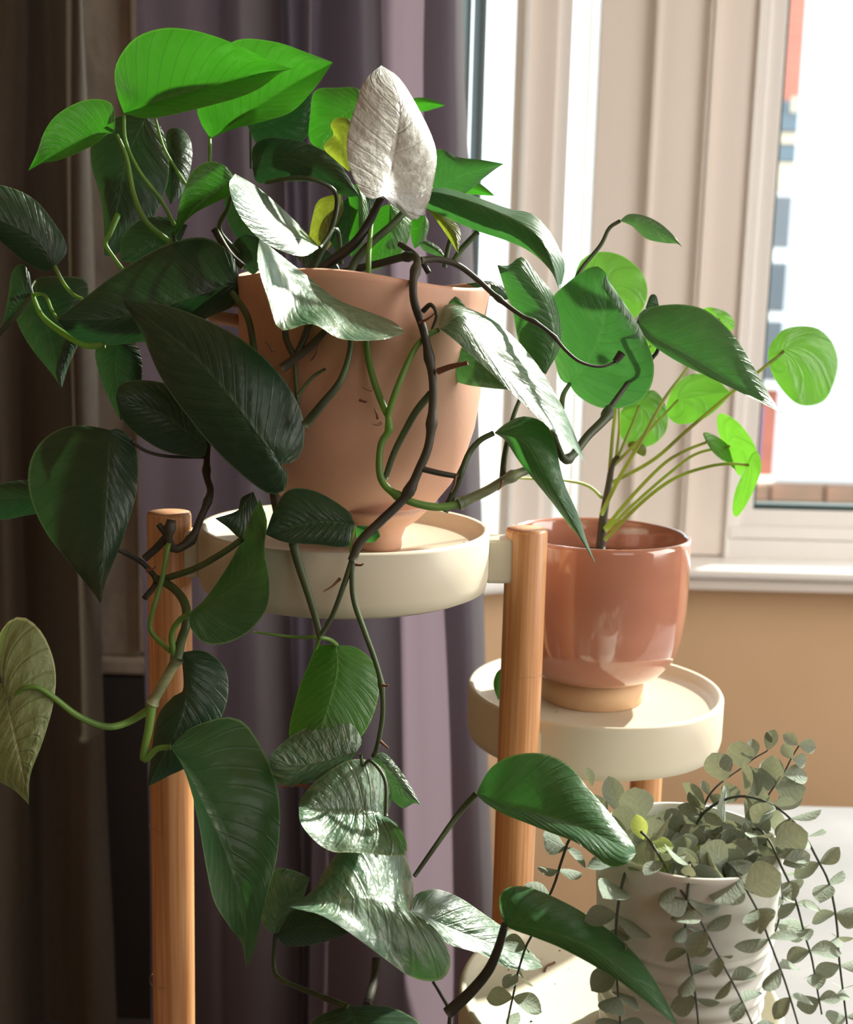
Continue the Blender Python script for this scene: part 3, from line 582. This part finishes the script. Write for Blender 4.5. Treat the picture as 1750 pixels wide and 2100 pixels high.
# -- right side
L_('g', .880, .850, [(1168,788),(1206,743),(1233,683),(1244,619),(1243,560)], [(1150,778),(1138,740),(1128,690),(1121,632),(1136,606),(1164,580),(1201,553),(1226,546)], [(1186,812),(1224,834),(1268,838),(1311,824),(1334,796),(1342,757),(1334,718),(1307,662),(1270,606),(1246,572)], .7, .7, .5)
L_('g', .850, .835, [(1120,768),(1139,690),(1122,622),(1078,572),(1020,543)], [(1088,745),(1064,700),(1052,640),(1035,592)], [(1152,700),(1138,612),(1103,563),(1071,527),(1044,544)], .5, .9)
L_('d', .87, .86, [(1046,614),(1005,590),(956,581)], [(1030,586),(1000,576)], [(1020,614),(985,594)], .2, .2)
L_('v', 0.78, 0.79, [(900,674),(950,648),(1000,706),(1080,802),(1160,894),(1201,952)], [(918,686),(960,722),(1000,758),(1080,834),(1130,880),(1175,918)], [(902,650),(912,626),(945,626),(1020,662),(1092,734),(1152,830),(1185,905)], -1.0, 2.5, quilt=.0004)
L_('v', .83, .82, [(903,700),(960,745),(1060,800)], [(945,690),(1010,735)], [(903,762),(945,786),(1005,796)], .3, .4)
L_('g', .81, .805, [(900,640),(925,622),(965,640)], [(905,616),(935,608)], [(915,650),(945,655)], .3, .3)
L_('n', .82, .815, [(708,640),(698,700),(683,762)], [(674,690),(669,752)], [(714,690),(700,754)], .3, .3)
L_('g', .79, .765, [(1014,888),(1078,908),(1130,1000),(1176,1075),(1223,1158)], [(1032,872),(1060,857),(1082,854),(1110,863),(1130,884),(1142,922),(1150,962),(1162,1002),(1186,1055),(1205,1112)], [(1036,903),(1064,945),(1094,983),(1126,1022),(1158,1064),(1188,1102)], .9, .7)
L_('g', .870, .845, [(1306,657),(1343,692),(1400,722),(1470,765),(1544,811),(1604,848)], [(1316,638),(1343,628),(1396,624),(1444,634),(1482,662),(1512,697),(1546,752),(1578,808)], [(1322,690),(1350,716),(1384,738),(1430,762),(1480,786),(1538,814)], 1.0, -.5)
L_('v', .900, .890, [(1271,453),(1320,460),(1368,484),(1400,507)], [(1290,439),(1318,441),(1350,455),(1378,478)], [(1297,464),(1325,489),(1361,498),(1388,500)], .2, .4)
L_('d', .90, .90, [(1352,626),(1336,622),(1324,632)], [(1346,606),(1334,606)], [(1344,632),(1334,636)], .1, .1)

def T_(px, r0, r1, k, name='vine', knots=None): return tube(name, px, r0, r1, M[k], po, knots)
T_([(640,585,.86),(700,560,.85),(780,540,.84),(830,527,.82),(856,532,.80),(848,575,.785),(850,620,.780),(868,674,.778),(880,730,.778),(888,782,.778),(888,830,.778),(880,910,.778),(860,962,.778),(832,1018,.778),(780,1070,.776),(740,1110,.775),(722,1150,.775)], .0026, .0030, 'stemd', knots=[.26, .36, .55, .68, .82])
T_([(722,1150,.775),(706,1198,.775),(682,1262,.776),(656,1306,.78)], .0020, .0014, 'stem')
T_([(722,1150,.775),(725,1225,.775),(746,1290,.777),(768,1350,.78),(782,1402,.782),(785,1465,.785),(774,1530,.79),(766,1550,.80)], .0020, .0015, 'stem', knots=[.6])
T_([(726,1085,.775),(720,1120,.775),(722,1150,.775)], .0010, .0010, 'pet', 'petiole')
T_([(594,1075,.79),(608,1140,.787),(630,1210,.785),(648,1270,.783),(656,1306,.78)], .0033, .0020, 'stem')
T_([(556,940,.83),(562,1010,.81),(575,1078,.80)], .0034, .0028, 'stemd')
T_([(656,1306,.78),(648,1330,.79)], .0014, .0010, 'pet', 'petiole')
T_([(520,1296,.80),(600,1306,.80),(650,1307,.795),(675,1311,.80),(690,1322,.81)], .0007, .0016, 'pet', 'petiole')
T_([(864,534,.80),(900,532,.805),(940,544,.81),(980,574,.815),(1020,610,.815),(1068,646,.812),(1100,662,.81),(1134,688,.81),(1160,718,.81),(1190,742,.81),(1230,752,.812),(1262,742,.815),(1275,726,.815)], .0024, .0008, 'stemd', knots=[.38, .55, .66])
T_([(1262,742,.815),(1276,724,.815)], .0022, .0030, 'stemd', 'vine_tip')
T_([(764,430,.83),(757,520,.81),(756,610,.795),(752,706,.79),(764,770,.785),(782,822,.783),(796,852,.782)], .0017, .0024, 'pet')
T_([(900,676,.785),(874,690,.783),(852,714,.78),(832,754,.778),(812,802,.778),(797,850,.780),(798,882,.780),(782,910,.780),(778,958,.780),(786,990,.780),(812,1014,.780),(852,1032,.780),(900,1040,.785),(940,1034,.79)], .0018, .0028, 'pet', 'vine', knots=[.45, .75])
T_([(940,1034,.79),(1000,1006,.795),(1040,982,.80),(1082,964,.81),(1130,950,.82)], .0034, .0030, 'steml', knots=[.02, .55])
T_([(885,806,.785),(855,842,.785),(832,882,.786),(808,930,.786),(790,982,.784)], .0026, .0020, 'stem')
T_([(860,960,.778),(900,970,.778),(944,978,.78)], .0022, .0018, 'stemd')
T_([(1013,888,.79),(985,903,.79),(962,930,.79),(946,970,.785),(930,1010,.79),(912,1050,.79)], .0018, .0024, 'stem', 'petiole')
T_([(1030,990,.80),(1036,930,.81),(1052,858,.82),(1070,810,.83)], .0022, .0014, 'stem', 'petiole')
T_([(712,650,.785),(719,710,.782),(700,778,.78),(660,830,.78),(626,872,.785)], .0016, .0030, 'stem', 'petiole')
T_([(672,674,.79),(632,714,.79),(578,756,.79)], .0020, .0030, 'stemd')
T_([(590,640,.79),(586,690,.79),(605,735,.79)], .0022, .0022, 'stemd')
T_([(640,640,.79),(625,690,.79),(605,735,.79)], .0022, .0022, 'stemd')
T_([(476,600,.81),(508,650,.80),(522,720,.79)], .0022, .0022, 'stem')
T_([(604,740,.80),(608,800,.80),(612,830,.80)], .0014, .0014, 'stem')
T_([(610,812,.785),(640,775,.785),(668,756,.785)], .0012, .0010, 'stem', 'aerial_root')
T_([(782,404,.815),(756,458,.82),(724,502,.82),(668,546,.83),(640,582,.84)], .0026, .0040, 'stemd', 'petiole')
T_([(852,404,.825),(812,454,.82),(760,500,.82),(724,545,.82),(714,592,.82)], .0024, .0030, 'stem', 'petiole')
T_([(714,592,.82),(700,620,.82),(690,680,.82)], .0036, .0030, 'stem')
T_([(980,476,.86),(948,510,.86),(928,540,.86)], .0020, .0022, 'stem', 'petiole')
T_([(925,488,.85),(918,515,.85),(912,548,.85)], .0018, .0018, 'stem', 'petiole')
T_([(868,638,.775),(884,625,.77),(896,645,.77),(886,676,.775)], .0018, .0008, 'stemd', 'aerial_root')
T_([(898,762,.775),(925,752,.77),(960,744,.765)], .0022, .0014, 'root', 'aerial_root')
T_([(240,276,.852),(260,325,.852),(275,400,.85),(300,455,.85),(348,496,.86)], .0014, .0022, 'pet', 'petiole')
T_([(254,236,.852),(258,290,.855),(285,350,.855),(330,410,.86),(358,462,.865)], .0012, .0016, 'pet', 'petiole')
T_([(318,240,.88),(335,300,.88),(360,345,.88),(384,382,.88)], .0010, .0012, 'pet', 'petiole')
T_([(430,282,.90),(431,310,.89),(430,335,.87)], .0014, .0012, 'pet', 'petiole')
T_([(515,345,.885),(515,330,.885),(514,270,.91)], .0010, .0010, 'stem', 'petiole')
T_([(242,440,.87),(225,480,.865),(216,500,.865),(235,530,.865),(252,552,.865)], .0022, .0012, 'pet', 'petiole')
T_([(480,362,.842),(470,420,.85),(450,470,.86),(490,520,.87)], .0014, .0018, 'stem', 'petiole')
T_([(355,480,.83),(365,500,.85),(420,530,.86)], .0012, .0016, 'stem', 'petiole')
T_([(440,470,.85),(470,520,.85),(500,548,.85)], .0026, .0026, 'stemd')
T_([(545,375,.86),(600,365,.85),(650,370,.85),(690,400,.86),(680,470,.86),(640,560,.86)], .0014, .0022, 'stem', 'petiole')
T_([(656,508,.815),(690,470,.83),(700,540,.85)], .0014, .0020, 'stem', 'petiole')
T_([(820,500,.86),(860,530,.85),(880,560,.85)], .0022, .0022, 'stemd')
T_([(112,545,.85),(130,580,.85),(150,604,.845),(170,614,.845)], .0014, .0014, 'pet', 'petiole')
T_([(66,604,.86),(88,650,.85),(140,690,.84),(180,708,.835),(215,706,.835)], .0016, .0028, 'pet')
T_([(66,604,.86),(92,606,.85),(106,635,.84),(118,656,.825)], .0012, .0012, 'pet', 'petiole')
T_([(66,604,.86),(35,645,.86),(-10,692,.86)], .0018, .0020, 'stem', 'petiole')
T_([(72,575,.87),(64,590,.865),(68,606,.86)], .0010, .0012, 'stem')
T_([(270,905,.83),(300,925,.84),(345,936,.85),(420,938,.86)], .0012, .0012, 'stemd', 'petiole')
T_([(428,880,.87),(424,970,.865),(432,1010,.86),(412,1062,.855),(392,1106,.85),(360,1126,.845),(346,1106,.84),(352,1066,.84)], .0022, .0032, 'stemd', knots=[.25, .45, .7, .95])
T_([(345,1100,.84),(325,1075,.84)], .0026, .0020, 'stemd')
T_([(240,1126,.83),(280,1146,.84),(304,1166,.845),(320,1194,.845),(296,1228,.84)], .0016, .0022, 'stemd')
T_([(345,1098,.842),(320,1125,.845),(296,1146,.845)], .0030, .0026, 'stemd')
T_([(334,1188,.84),(400,1166,.82),(460,1132,.80),(498,1104,.79)], .0024, .0020, 'stem')
T_([(320,1185,.84),(358,1208,.83),(380,1240,.82),(382,1280,.81),(372,1312,.81),(364,1350,.81)], .0026, .0034, 'stem')
T_([(364,1350,.81),(344,1386,.81),(322,1425,.81),(312,1444,.81)], .0036, .0034, 'steml', knots=[0.02, .98])
T_([(312,1440,.81),(306,1490,.81),(294,1550,.81),(300,1556,.81),(322,1536,.81),(350,1532,.81)], .0034, .0020, 'pet', 'petiole')
T_([(346,1114,.83),(332,1190,.825),(314,1250,.82),(308,1290,.82),(330,1318,.82),(352,1338,.815)], .0018, .0016, 'pet', 'petiole')
T_([(392,1256,.79),(368,1272,.80),(352,1302,.805),(358,1345,.81)], .0016, .0024, 'pet', 'petiole')
T_([(18,1440,.80),(47,1413,.795),(78,1410,.795),(110,1430,.80),(160,1468,.81),(216,1490,.82),(260,1482,.83),(306,1455,.83)], .0014, .0028, 'pet', 'petiole')
T_([(372,1338,.85),(366,1342,.83),(362,1350,.82)], .0012, .0012, 'stem', 'petiole')
T_([(565,1915,.80),(562,1980,.80),(576,2008,.79),(640,2036,.77),(716,2066,.74)], .0014, .0020, 'stem', 'petiole')
T_([(772,1965,.80),(768,2010,.79),(752,2064,.75)], .0030, .0030, 'stemd')
T_([(978,1627,.81),(940,1670,.81),(890,1740,.80),(850,1797,.79)], .0022, .0014, 'stem', 'petiole')
T_([(1036,1896,.745),(1022,1945,.75),(1002,1990,.75),(965,2035,.75),(918,2078,.75)], .0024, .0040, 'stemd', 'petiole')
T_([(888,2012,.75),(905,2040,.75),(922,2075,.75),(920,2120,.75)], .0010, .0014, 'stemd')
T_([(576,1612,.79),(610,1610,.79),(645,1616,.785)], .0010, .0012, 'root', 'petiole')
T_([(740,1545,.79),(745,1570,.79),(760,1560,.79),(790,1600,.78),(792,1674,.77)], .0010, .0014, 'stem', 'petiole')
T_([(1168,788,.88),(1155,812,.86),(1150,850,.84),(1136,885,.83),(1148,926,.82),(1160,943,.82),(1180,928,.83),(1206,894,.84),(1240,860,.85),(1250,838,.86)], .0016, .0034, 'stem', knots=[.6, .95])
T_([(1272,453,.90),(1250,468,.90),(1232,503,.90),(1190,556,.90),(1160,620,.89)], .0014, .0018, 'stem', 'petiole')
T_([(1250,838,.86),(1300,770,.88),(1352,712,.885),(1308,660,.87)], .0020, .0012, 'stemd', 'petiole')
for (a, b) in (((698,1186),(662,1214)), ((730,1158),(746,1156)), ((738,820),(754,824)), ((762,800),(742,792)), ((782,868),(764,870)), ((775,858),(768,838)), ((860,662),(895,640)), ((1030,985),(1022,1005)), ((785,1405),(797,1404)), ((780,1520),(798,1535)), ((640,740),(655,705)), ((300,1170),(322,1160)), ((935,975),(925,1010)), ((560,720),(545,700))):
    T_([(a[0],a[1],.776),((a[0]+b[0])/2+2,(a[1]+b[1])/2+2,.774),(b[0],b[1],.772)], .0011, .0004, 'root', 'aerial_root')

# ------------------------------------------------------------ pink pot with pilea
bz = PB.z-0.011; PBc = P(1228, 1100, 1.015); bx_, by_ = PBc.x, 0.995
def pz_(py, Y=by_): return PY(1228, py, Y).z
sp_ = 1.012/F
pp = thing('potted_pilea', 'glossy pink glazed pot with round-leaved pilea on the middle tray', 'potted plant', (bx_, by_, bz))
zr = pz_(1093); H_ = zr-bz
lathe('pot', [(0.0001, bz+0.021), (104*sp_, bz+0.021), (120*sp_, bz+0.0225), (140*sp_, bz+0.027), (158*sp_, bz+0.035), (170*sp_, bz+0.045), (178*sp_, bz+0.058), (184*sp_, bz+0.078), (186*sp_, bz+0.098), (185.5*sp_, zr-0.004), (184*sp_, zr), (180*sp_, zr+0.0005), (177*sp_, zr-0.003), (175*sp_, zr-0.03), (174*sp_, zr-0.035), (0.0001, zr-0.035)], bx_, by_, M['pink'], pp, 96)
lathe('pot_foot', [(0.0001, bz), (104*sp_, bz), (106*sp_, bz+0.0015), (106*sp_, bz+0.0205), (0.0001, bz+0.0206)], bx_, by_, M['clay'], pp, 72)['label'] = 'bare beige clay foot'
lathe('soil', [(0.0001, zr-0.024), (175*sp_, zr-0.026), (174*sp_, zr-0.032)], bx_, by_, M['soil'], pp, 48)
D_ = lambda *a, **k: disc(pp, *a, **k)
D_('p', 1.00, (1248,600), [(1183,551),(1206,523),(1243,516),(1279,526),(1311,551),(1327,583),(1325,620),(1302,652),(1250,668),(1200,640),(1180,590)], (.8, .3))
D_('p', .985, (1608,720), [(1576,722),(1590,693),(1613,674),(1649,669),(1683,677),(1709,706),(1719,745),(1709,789),(1691,821),(1659,832),(1631,825),(1604,798),(1583,764)], (1.2, .2))
D_('p', 1.01, (1391,820), [(1367,845),(1375,808),(1398,779),(1425,766),(1462,773),(1490,796),(1497,811),(1467,843),(1432,864),(1389,869)], (.8, 1.0))
D_('p', 1.04, (1312,832), [(1339,800),(1361,821),(1371,857),(1364,889),(1339,912),(1307,917),(1275,898),(1271,857),(1279,836),(1305,812)], (1.2, -.3))
D_('p', 1.00, (1497,915), [(1471,857),(1483,848),(1512,864),(1540,898),(1552,928),(1542,952),(1521,976),(1507,962),(1497,930),(1476,894)], (-3.0, 2.0))
D_('p', .985, (1452,906), [(1443,887),(1467,893),(1499,917),(1518,949),(1510,962),(1494,952),(1467,932),(1450,908)], (3.0, 1.0))
D_('p', .97, (1536,954), [(1555,927),(1562,958),(1549,999),(1528,1040),(1512,1059),(1503,1049),(1508,1008),(1529,958),(1543,930)], (-4.0, .5))
D_('p', 1.03, (1475,655), [(1443,640),(1455,630),(1490,640),(1507,660),(1504,674),(1490,682),(1460,672)], (.8, 2))
D_('y', 1.03, (1305,915), [(1288,915),(1295,905),(1315,908),(1326,920),(1322,936),(1305,928)], (.8, 1))
D_('p', 1.02, (1335,708), [(1322,692),(1342,690),(1354,706),(1350,722),(1330,722)], (.8, 1))
q_ = lambda px, r0, r1, k='ppet', name='petiole': tube(name, px, r0, r1, M[k], pp)
q_([(1232,1125,1.02),(1238,1060,1.02),(1248,1000,1.02),(1256,955,1.02),(1268,935,1.02)], .0042, .0022, 'stemd', 'trunk')
q_([(1250,975,1.02),(1256,900,1.02),(1264,790,1.015),(1250,600,1.0)], .0016, .0012)
q_([(1262,955,1.02),(1270,885,1.02),(1276,800,1.02),(1335,708,1.02)], .0013, .0008)
q_([(1255,990,1.02),(1339,944,1.01),(1407,885,1.0),(1499,807,.99),(1558,761,.985),(1608,720,.985)], .0016, .0013)
q_([(1233,1056,1.01),(1270,981,1.0),(1316,903,.99),(1361,821,.99),(1412,752,1.0),(1475,655,1.03)], .0018, .0011)
q_([(1262,952,1.02),(1329,885,1.01),(1391,820,1.01)], .0014, .0009)
q_([(1266,942,1.02),(1293,880,1.03),(1312,832,1.04)], .0015, .0011)
q_([(1240,1085,1.01),(1297,1017,1.0),(1361,952,.995),(1407,924,.99),(1452,906,.985)], .0017, .0012)
q_([(1242,1090,1.015),(1310,1025,1.01),(1380,965,1.005),(1430,930,1.0),(1497,915,1.0)], .0015, .0011)
q_([(1240,1108,1.0),(1316,1031,.99),(1384,981,.98),(1453,957,.975),(1500,951,.97),(1536,954,.97)], .0017, .0012)
q_([(1236,1022,1.02),(1206,996,1.02),(1156,985,1.0),(1064,980,.97)], .0014, .0011)
q_([(1305,915,1.03),(1285,928,1.025),(1262,950,1.02)], .0010, .0010)
fl = leaf(None, 'n', .985, .98, [(1030,1370),(1024,1400),(1022,1436)], [(1018,1380),(1012,1405)], [(1042,1390),(1034,1420)], .1, .1, name='fallen_leaf', rows=10, cols=3)
tag(fl, 'small yellow green leaf lying on the middle tray behind the bamboo leg', 'leaf')

# ------------------------------------------------------------ white pot with trailing eucalyptus
ez = PC.z-0.011; ec = P(1420, 1718, 0.765); ex, ey = ec.x-0.002, ec.y
er = 187*0.765/F; ezr = ec.z
pe = thing('potted_eucalyptus', 'ribbed white pot spilling grey green eucalyptus trails on the lowest tray', 'potted plant', (ex, ey, ez))
pr = [(0.0001, ez), (er*0.78, ez), (er*0.82, ez+0.004)]
hh = ezr-ez
for i in range(90):
    t = i/89; z = ez+0.006+(hh-0.01)*t; r = er*(0.84+0.16*min(1, t*1.15)**0.8)
    if t < 0.58: r += 0.0017*math.sin(t*2*math.pi*11)
    pr.append((r, z))
pr += [(er, ezr-0.001), (er-0.001, ezr), (er-0.003, ezr-0.0005), (er-0.0045, ezr-0.006), (er-0.006, ezr-0.035), (0.0001, ezr-0.035)]
lathe('pot', pr, ex, ey, M['white'], pe, 96)
lathe('foliage_base', [(0.0001, ezr-0.020), (er-0.006, ezr-0.022), (er-0.008, ezr-0.03)], ex, ey, M['soil'], pe, 40)
def small_leaf_mesh(ar, cup, name='leaf'):
    v, uv, f = [], [], []; nr, nc = 10, 6
    for i in range(nr+1):
        t = i/nr; w = ar*math.sin(math.pi*min(1, max(0.0, 0.03+0.97*t)))**0.75*(0.55+0.55*t)*0.5 if i < nr else 0.0
        if i == 0: w = 0.012
        for j in range(nc+1):
            s = (j/nc-0.5)*2
            v.append(Vector((w*s, t, cup*(s*s*w)-0.16*t*t*(1 if cup > 0 else -1)))); uv.append((j/nc, t))
    for i in range(nr):
        for j in range(nc): f.append((i*(nc+1)+j, i*(nc+1)+j+1, (i+1)*(nc+1)+j+1, (i+1)*(nc+1)+j))
    me = pydata(name, v, f); ul = me.uv_layers.new(name='UVMap')
    for l in me.loops: ul.data[l.index].uv = uv[l.vertex_index]
    for p in me.polygons: p.use_smooth = True
    return me
SM = [small_leaf_mesh(0.95, .3), small_leaf_mesh(0.75, .25), small_leaf_mesh(1.15, -.2), small_leaf_mesh(0.6, -.3)]
for s_ in SM: s_.materials.append(M['e'])
SMY = [small_leaf_mesh(0.8, .3), small_leaf_mesh(1.0, .2)]
for s_ in SMY: s_.materials.append(M['ey'])
eo = Vector(pe.location)
nleaf = [0]
def put_leaf(base, dirv, nrm, size, mesh):
    y = dirv.normalized(); x = y.cross(nrm).normalized(); z = x.cross(y)
    mm = Matrix((x*size, y*size, z*size)).transposed().to_4x4(); mm.translation = base-eo
    o = bpy.data.objects.new('leaf', mesh); C.objects.link(o); o.parent = pe; o.matrix_local = mm; nleaf[0] += 1
def px_leaf(b, t, d, size_w=None, dz=0.0, mesh=None):
    "leaf from base pixel to tip pixel; dz: tip this many cm further"
    B, T = P(b[0], b[1], d), P(t[0], t[1], d+dz*0.01)
    nrm = (CAM-B).normalized()+Vector((rnd.uniform(-.5, .5), 0, rnd.uniform(-.2, .6)))
    put_leaf(B, T-B, nrm, (T-B).length, mesh or rnd.choice(SM[:3]))
def estem(px, r, nodes, size, k=SM, skip=(), name='stem'):
    pts = [P(*p) for p in px]; v, f = tube_data(pts, r, r*0.6, 6, step=max(10, len(px)*3))
    link(name, pydata(name, rel(v, pe), f), M['estem'], pe)
    d = resample(pts, 60)
    for q in range(nodes):
        if q in skip: continue
        t = (q+0.6)/nodes; i = int(t*58)+1; p = d[i]; tg = (d[min(60, i+1)]-d[i-1]).normalized()
        view = (CAM-p).normalized(); sx = tg.cross(view).normalized(); fr_ = sx.cross(tg).normalized()
        ang = (0.15 if q % 2 == 0 else 1.15)+rnd.uniform(-.45, .45)
        for sgn in (1, -1):
            dv = (sx*math.cos(ang)+fr_*math.sin(ang))*sgn+tg*rnd.uniform(0.05, .55)+Vector((0, 0, rnd.uniform(-.15, .25)))
            n_ = tg*(-1)+dv.cross(sx)*0.3+view*rnd.uniform(0.4, 1.5)
            put_leaf(p, dv, n_, size*rnd.uniform(.8, 1.15)*(1-.25*t), rnd.choice(k))
S_ = 0.0205
estem([(1315,1706,.742),(1334,1725,.732),(1360,1769,.722),(1386,1810,.715),(1419,1857,.708),(1447,1907,.705),(1471,1955,.702),(1509,2026,.70),(1530,2070,.70),(1560,2140,.70)], .0009, 9, S_)
estem([(1470,1740,.76),(1486,1766,.735),(1505,1781,.718),(1529,1821,.710),(1557,1873,.706),(1577,1925,.704),(1594,1970,.703),(1611,2015,.703),(1637,2100,.703),(1650,2150,.703)], .0009, 8, S_*1.1)
estem([(1545,1700,.765),(1561,1703,.75),(1583,1732,.738),(1601,1773,.73),(1624,1821,.727),(1639,1870,.725),(1650,1914,.724),(1665,1963,.723),(1674,2015,.722),(1686,2080,.722)], .0009, 9, S_*.95)
estem([(1430,1690,.79),(1442,1669,.785),(1471,1647,.78),(1509,1634,.775),(1546,1636,.77),(1590,1654,.762),(1627,1684,.755),(1657,1725,.75),(1679,1766,.745),(1698,1803,.742),(1711,1855,.74),(1718,1907,.738),(1720,1948,.737),(1724,1989,.737),(1731,2044,.736),(1740,2120,.736)], .0010, 13, S_)
estem([(1286,1740,.745),(1286,1777,.735),(1278,1807,.73),(1269,1851,.728),(1264,1903,.727),(1265,1996,.727),(1269,2052,.727),(1275,2130,.727)], .0010, 7, S_*1.15)
estem([(1416,1760,.735),(1414,1790,.715),(1412,1821,.71),(1406,1896,.708),(1412,1963,.707),(1423,2015,.706),(1431,2081,.706),(1434,2130,.706)], .0009, 8, S_*1.05)
estem([(1255,1700,.77),(1210,1690,.79),(1172,1715,.785),(1152,1766,.78),(1137,1814,.78),(1112,1870,.78),(1090,1920,.778),(1078,1944,.778),(1062,1996,.776),(1054,2036,.775),(1042,2092,.775),(1036,2140,.775)], .0010, 10, S_*1.1)
estem([(1590,1760,.80),(1601,1807,.79),(1605,1844,.785),(1590,1911,.785),(1557,1966,.785),(1531,2007,.785),(1510,2060,.785)], .0008, 6, S_)
# upright sprays with leaves placed one by one
estem([(1432,1690,.79),(1442,1658,.79),(1457,1628,.792),(1483,1602,.795),(1520,1576,.80),(1549,1554,.80),(1575,1539,.80),(1583,1525,.80)], .0008, 0, S_)
estem([(1540,1720,.80),(1560,1660,.80),(1590,1610,.80),(1609,1584,.80),(1624,1554,.80),(1640,1528,.80)], .0008, 0, S_)
for b, t, dz in (((1488,1602),(1462,1542),.3), ((1520,1576),(1518,1518),.2), ((1547,1553),(1545,1513),.5), ((1575,1539),(1588,1495),.2), ((1583,1523),(1572,1500),.3), ((1625,1556),(1606,1526),.2), ((1637,1527),(1608,1506),.1), ((1638,1528),(1676,1532),.1),
                 ((1626,1556),(1658,1562),.4), ((1608,1587),(1660,1590),.2), ((1590,1612),(1582,1550),.1), ((1590,1612),(1572,1555),.8), ((1552,1632),(1542,1572),.3), ((1552,1632),(1566,1575),.2), ((1488,1604),(1505,1645),.0), ((1453,1630),(1442,1600),.2), ((1455,1632),(1482,1650),.3),
                 ((1590,1614),(1650,1620),.2), ((1591,1660),(1646,1618),.2), ((1591,1655),(1545,1640),.4), ((1438,1658),(1418,1618),.1), ((1436,1672),(1392,1652),.1), ((1440,1690),(1410,1660),.5), ((1595,1658),(1600,1715),.2), ((1560,1690),(1552,1618),.0), ((1578,1715),(1535,1660),.1)):
    px_leaf(b, t, .79, dz=dz)
# crowd of leaves inside the rim
for b, t, d, dz, k in (((1268,1665),(1250,1592),.785,.3,SM[1]), ((1215,1612),(1206,1572),.79,.1,SM[3]), ((1312,1685),(1302,1612),.775,.2,SM[2]), ((1345,1735),(1340,1675),.765,.2,SM[2]), ((1285,1705),(1276,1650),.76,.2,SM[2]),
                       ((1320,1722),(1305,1672),.745,.0,SMY[0]), ((1332,1735),(1384,1733),.735,.1,SMY[0]), ((1330,1735),(1312,1775),.735,.0,SMY[0]), ((1357,1765),(1376,1790),.728,.0,SMY[0]), ((1357,1760),(1345,1795),.728,.1,SMY[1]), ((1322,1728),(1350,1722),.745,.1,SMY[1]),
                       ((1418,1752),(1406,1708),.752,.2,SM[2]), ((1440,1762),(1448,1712),.77,.3,SM[2]), ((1436,1770),(1440,1732),.745,.0,SMY[1]), ((1416,1785),(1414,1755),.735,.0,SMY[1]), ((1500,1778),(1506,1728),.735,.1,SM[2]), ((1495,1782),(1520,1738),.745,.2,SM[1]),
                       ((1390,1712),(1388,1672),.78,.3,SM[2]), ((1425,1700),(1448,1680),.79,.2,SM[2]), ((1470,1710),(1476,1672),.79,.2,SM[2]), ((1515,1715),(1484,1690),.77,.1,SM[1]), ((1560,1722),(1570,1672),.755,.1,SM[1]), ((1540,1705),(1540,1662),.765,.1,SM[1]),
                       ((1590,1732),(1655,1708),.735,.1,SM[2]), ((1606,1772),(1665,1752),.73,.1,SM[1]), ((1540,1780),(1585,1745),.75,.3,SM[2]), ((1528,1822),(1600,1790),.705,.1,SM[2]), ((1430,1780),(1470,1790),.75,.2,SM[2]), ((1480,1790),(1462,1760),.745,.1,SM[2]), ((1380,1780),(1395,1750),.75,.2,SM[2]), ((1310,1745),(1290,1730),.76,.2,SM[0]),
                       ((1362,1680),(1382,1658),.78,.1,SM[3])):
    px_leaf(b, t, d, dz=dz, mesh=k)
for i in range(46):
    a = rnd.uniform(0, math.tau); rr = er*0.82*math.sqrt(rnd.random())
    b = Vector((ex+rr*math.cos(a), ey+rr*math.sin(a), ezr-0.018+rnd.uniform(0, .006)))
    dv = Vector((rnd.uniform(-.8, .8), rnd.uniform(-.5, .5), rnd.uniform(.5, 1)))
    put_leaf(b, dv, (CAM-b).normalized()+Vector((rnd.uniform(-.6, .6), 0, rnd.uniform(-.3, .5))), S_*rnd.uniform(.8, 1.2), rnd.choice(SM[:3]))

# dried twig lying on the lowest tray
def at_z(px, py, z):
    r = FW+XI*((px-875)/F)+YI*((1050-py)/F); return CAM+r*((z-ZC)/r.z)
tz_ = PC.z-0.0100
tw = [at_z(x, y, tz_) for x, y in ((1118, 1992), (1122, 1982), (1130, 1978), (1138, 1974))]
v, f = tube_data(tw, .0006, .0009, 6); tag(link('dried_twig', pydata('dried_twig', v, f), M['root']), 'tiny dried brown twig lying on the lowest cream tray', 'twig')

# crumbs of soil scattered on the trays
cv, cf = [], []
for c, n, cc in ((PA, 14, 0.0), (PB, 12, 0.0), (PC, 16, -0.05)):
    for i in range(n):
        a = rnd.uniform(0, math.tau); q = 0.04+0.05*rnd.random(); p = Vector((c.x+q*math.cos(a), c.y+q*math.sin(a), c.z-0.0106)); w = rnd.uniform(.0004, .0011); k = len(cv)
        cv += [p+Vector((w, 0, 0)), p+Vector((-w*.6, w, 0)), p+Vector((-w*.5, -w, 0)), p+Vector((0, 0, w))]; cf += [(k, k+1, k+3), (k+1, k+2, k+3), (k+2, k, k+3)]
cr_ = link('soil_crumbs', pydata('soil_crumbs', cv, cf), M['soil']); cr_['kind'] = 'stuff'; cr_['label'] = 'tiny dark soil crumbs scattered on the cream trays'; cr_['category'] = 'crumbs'
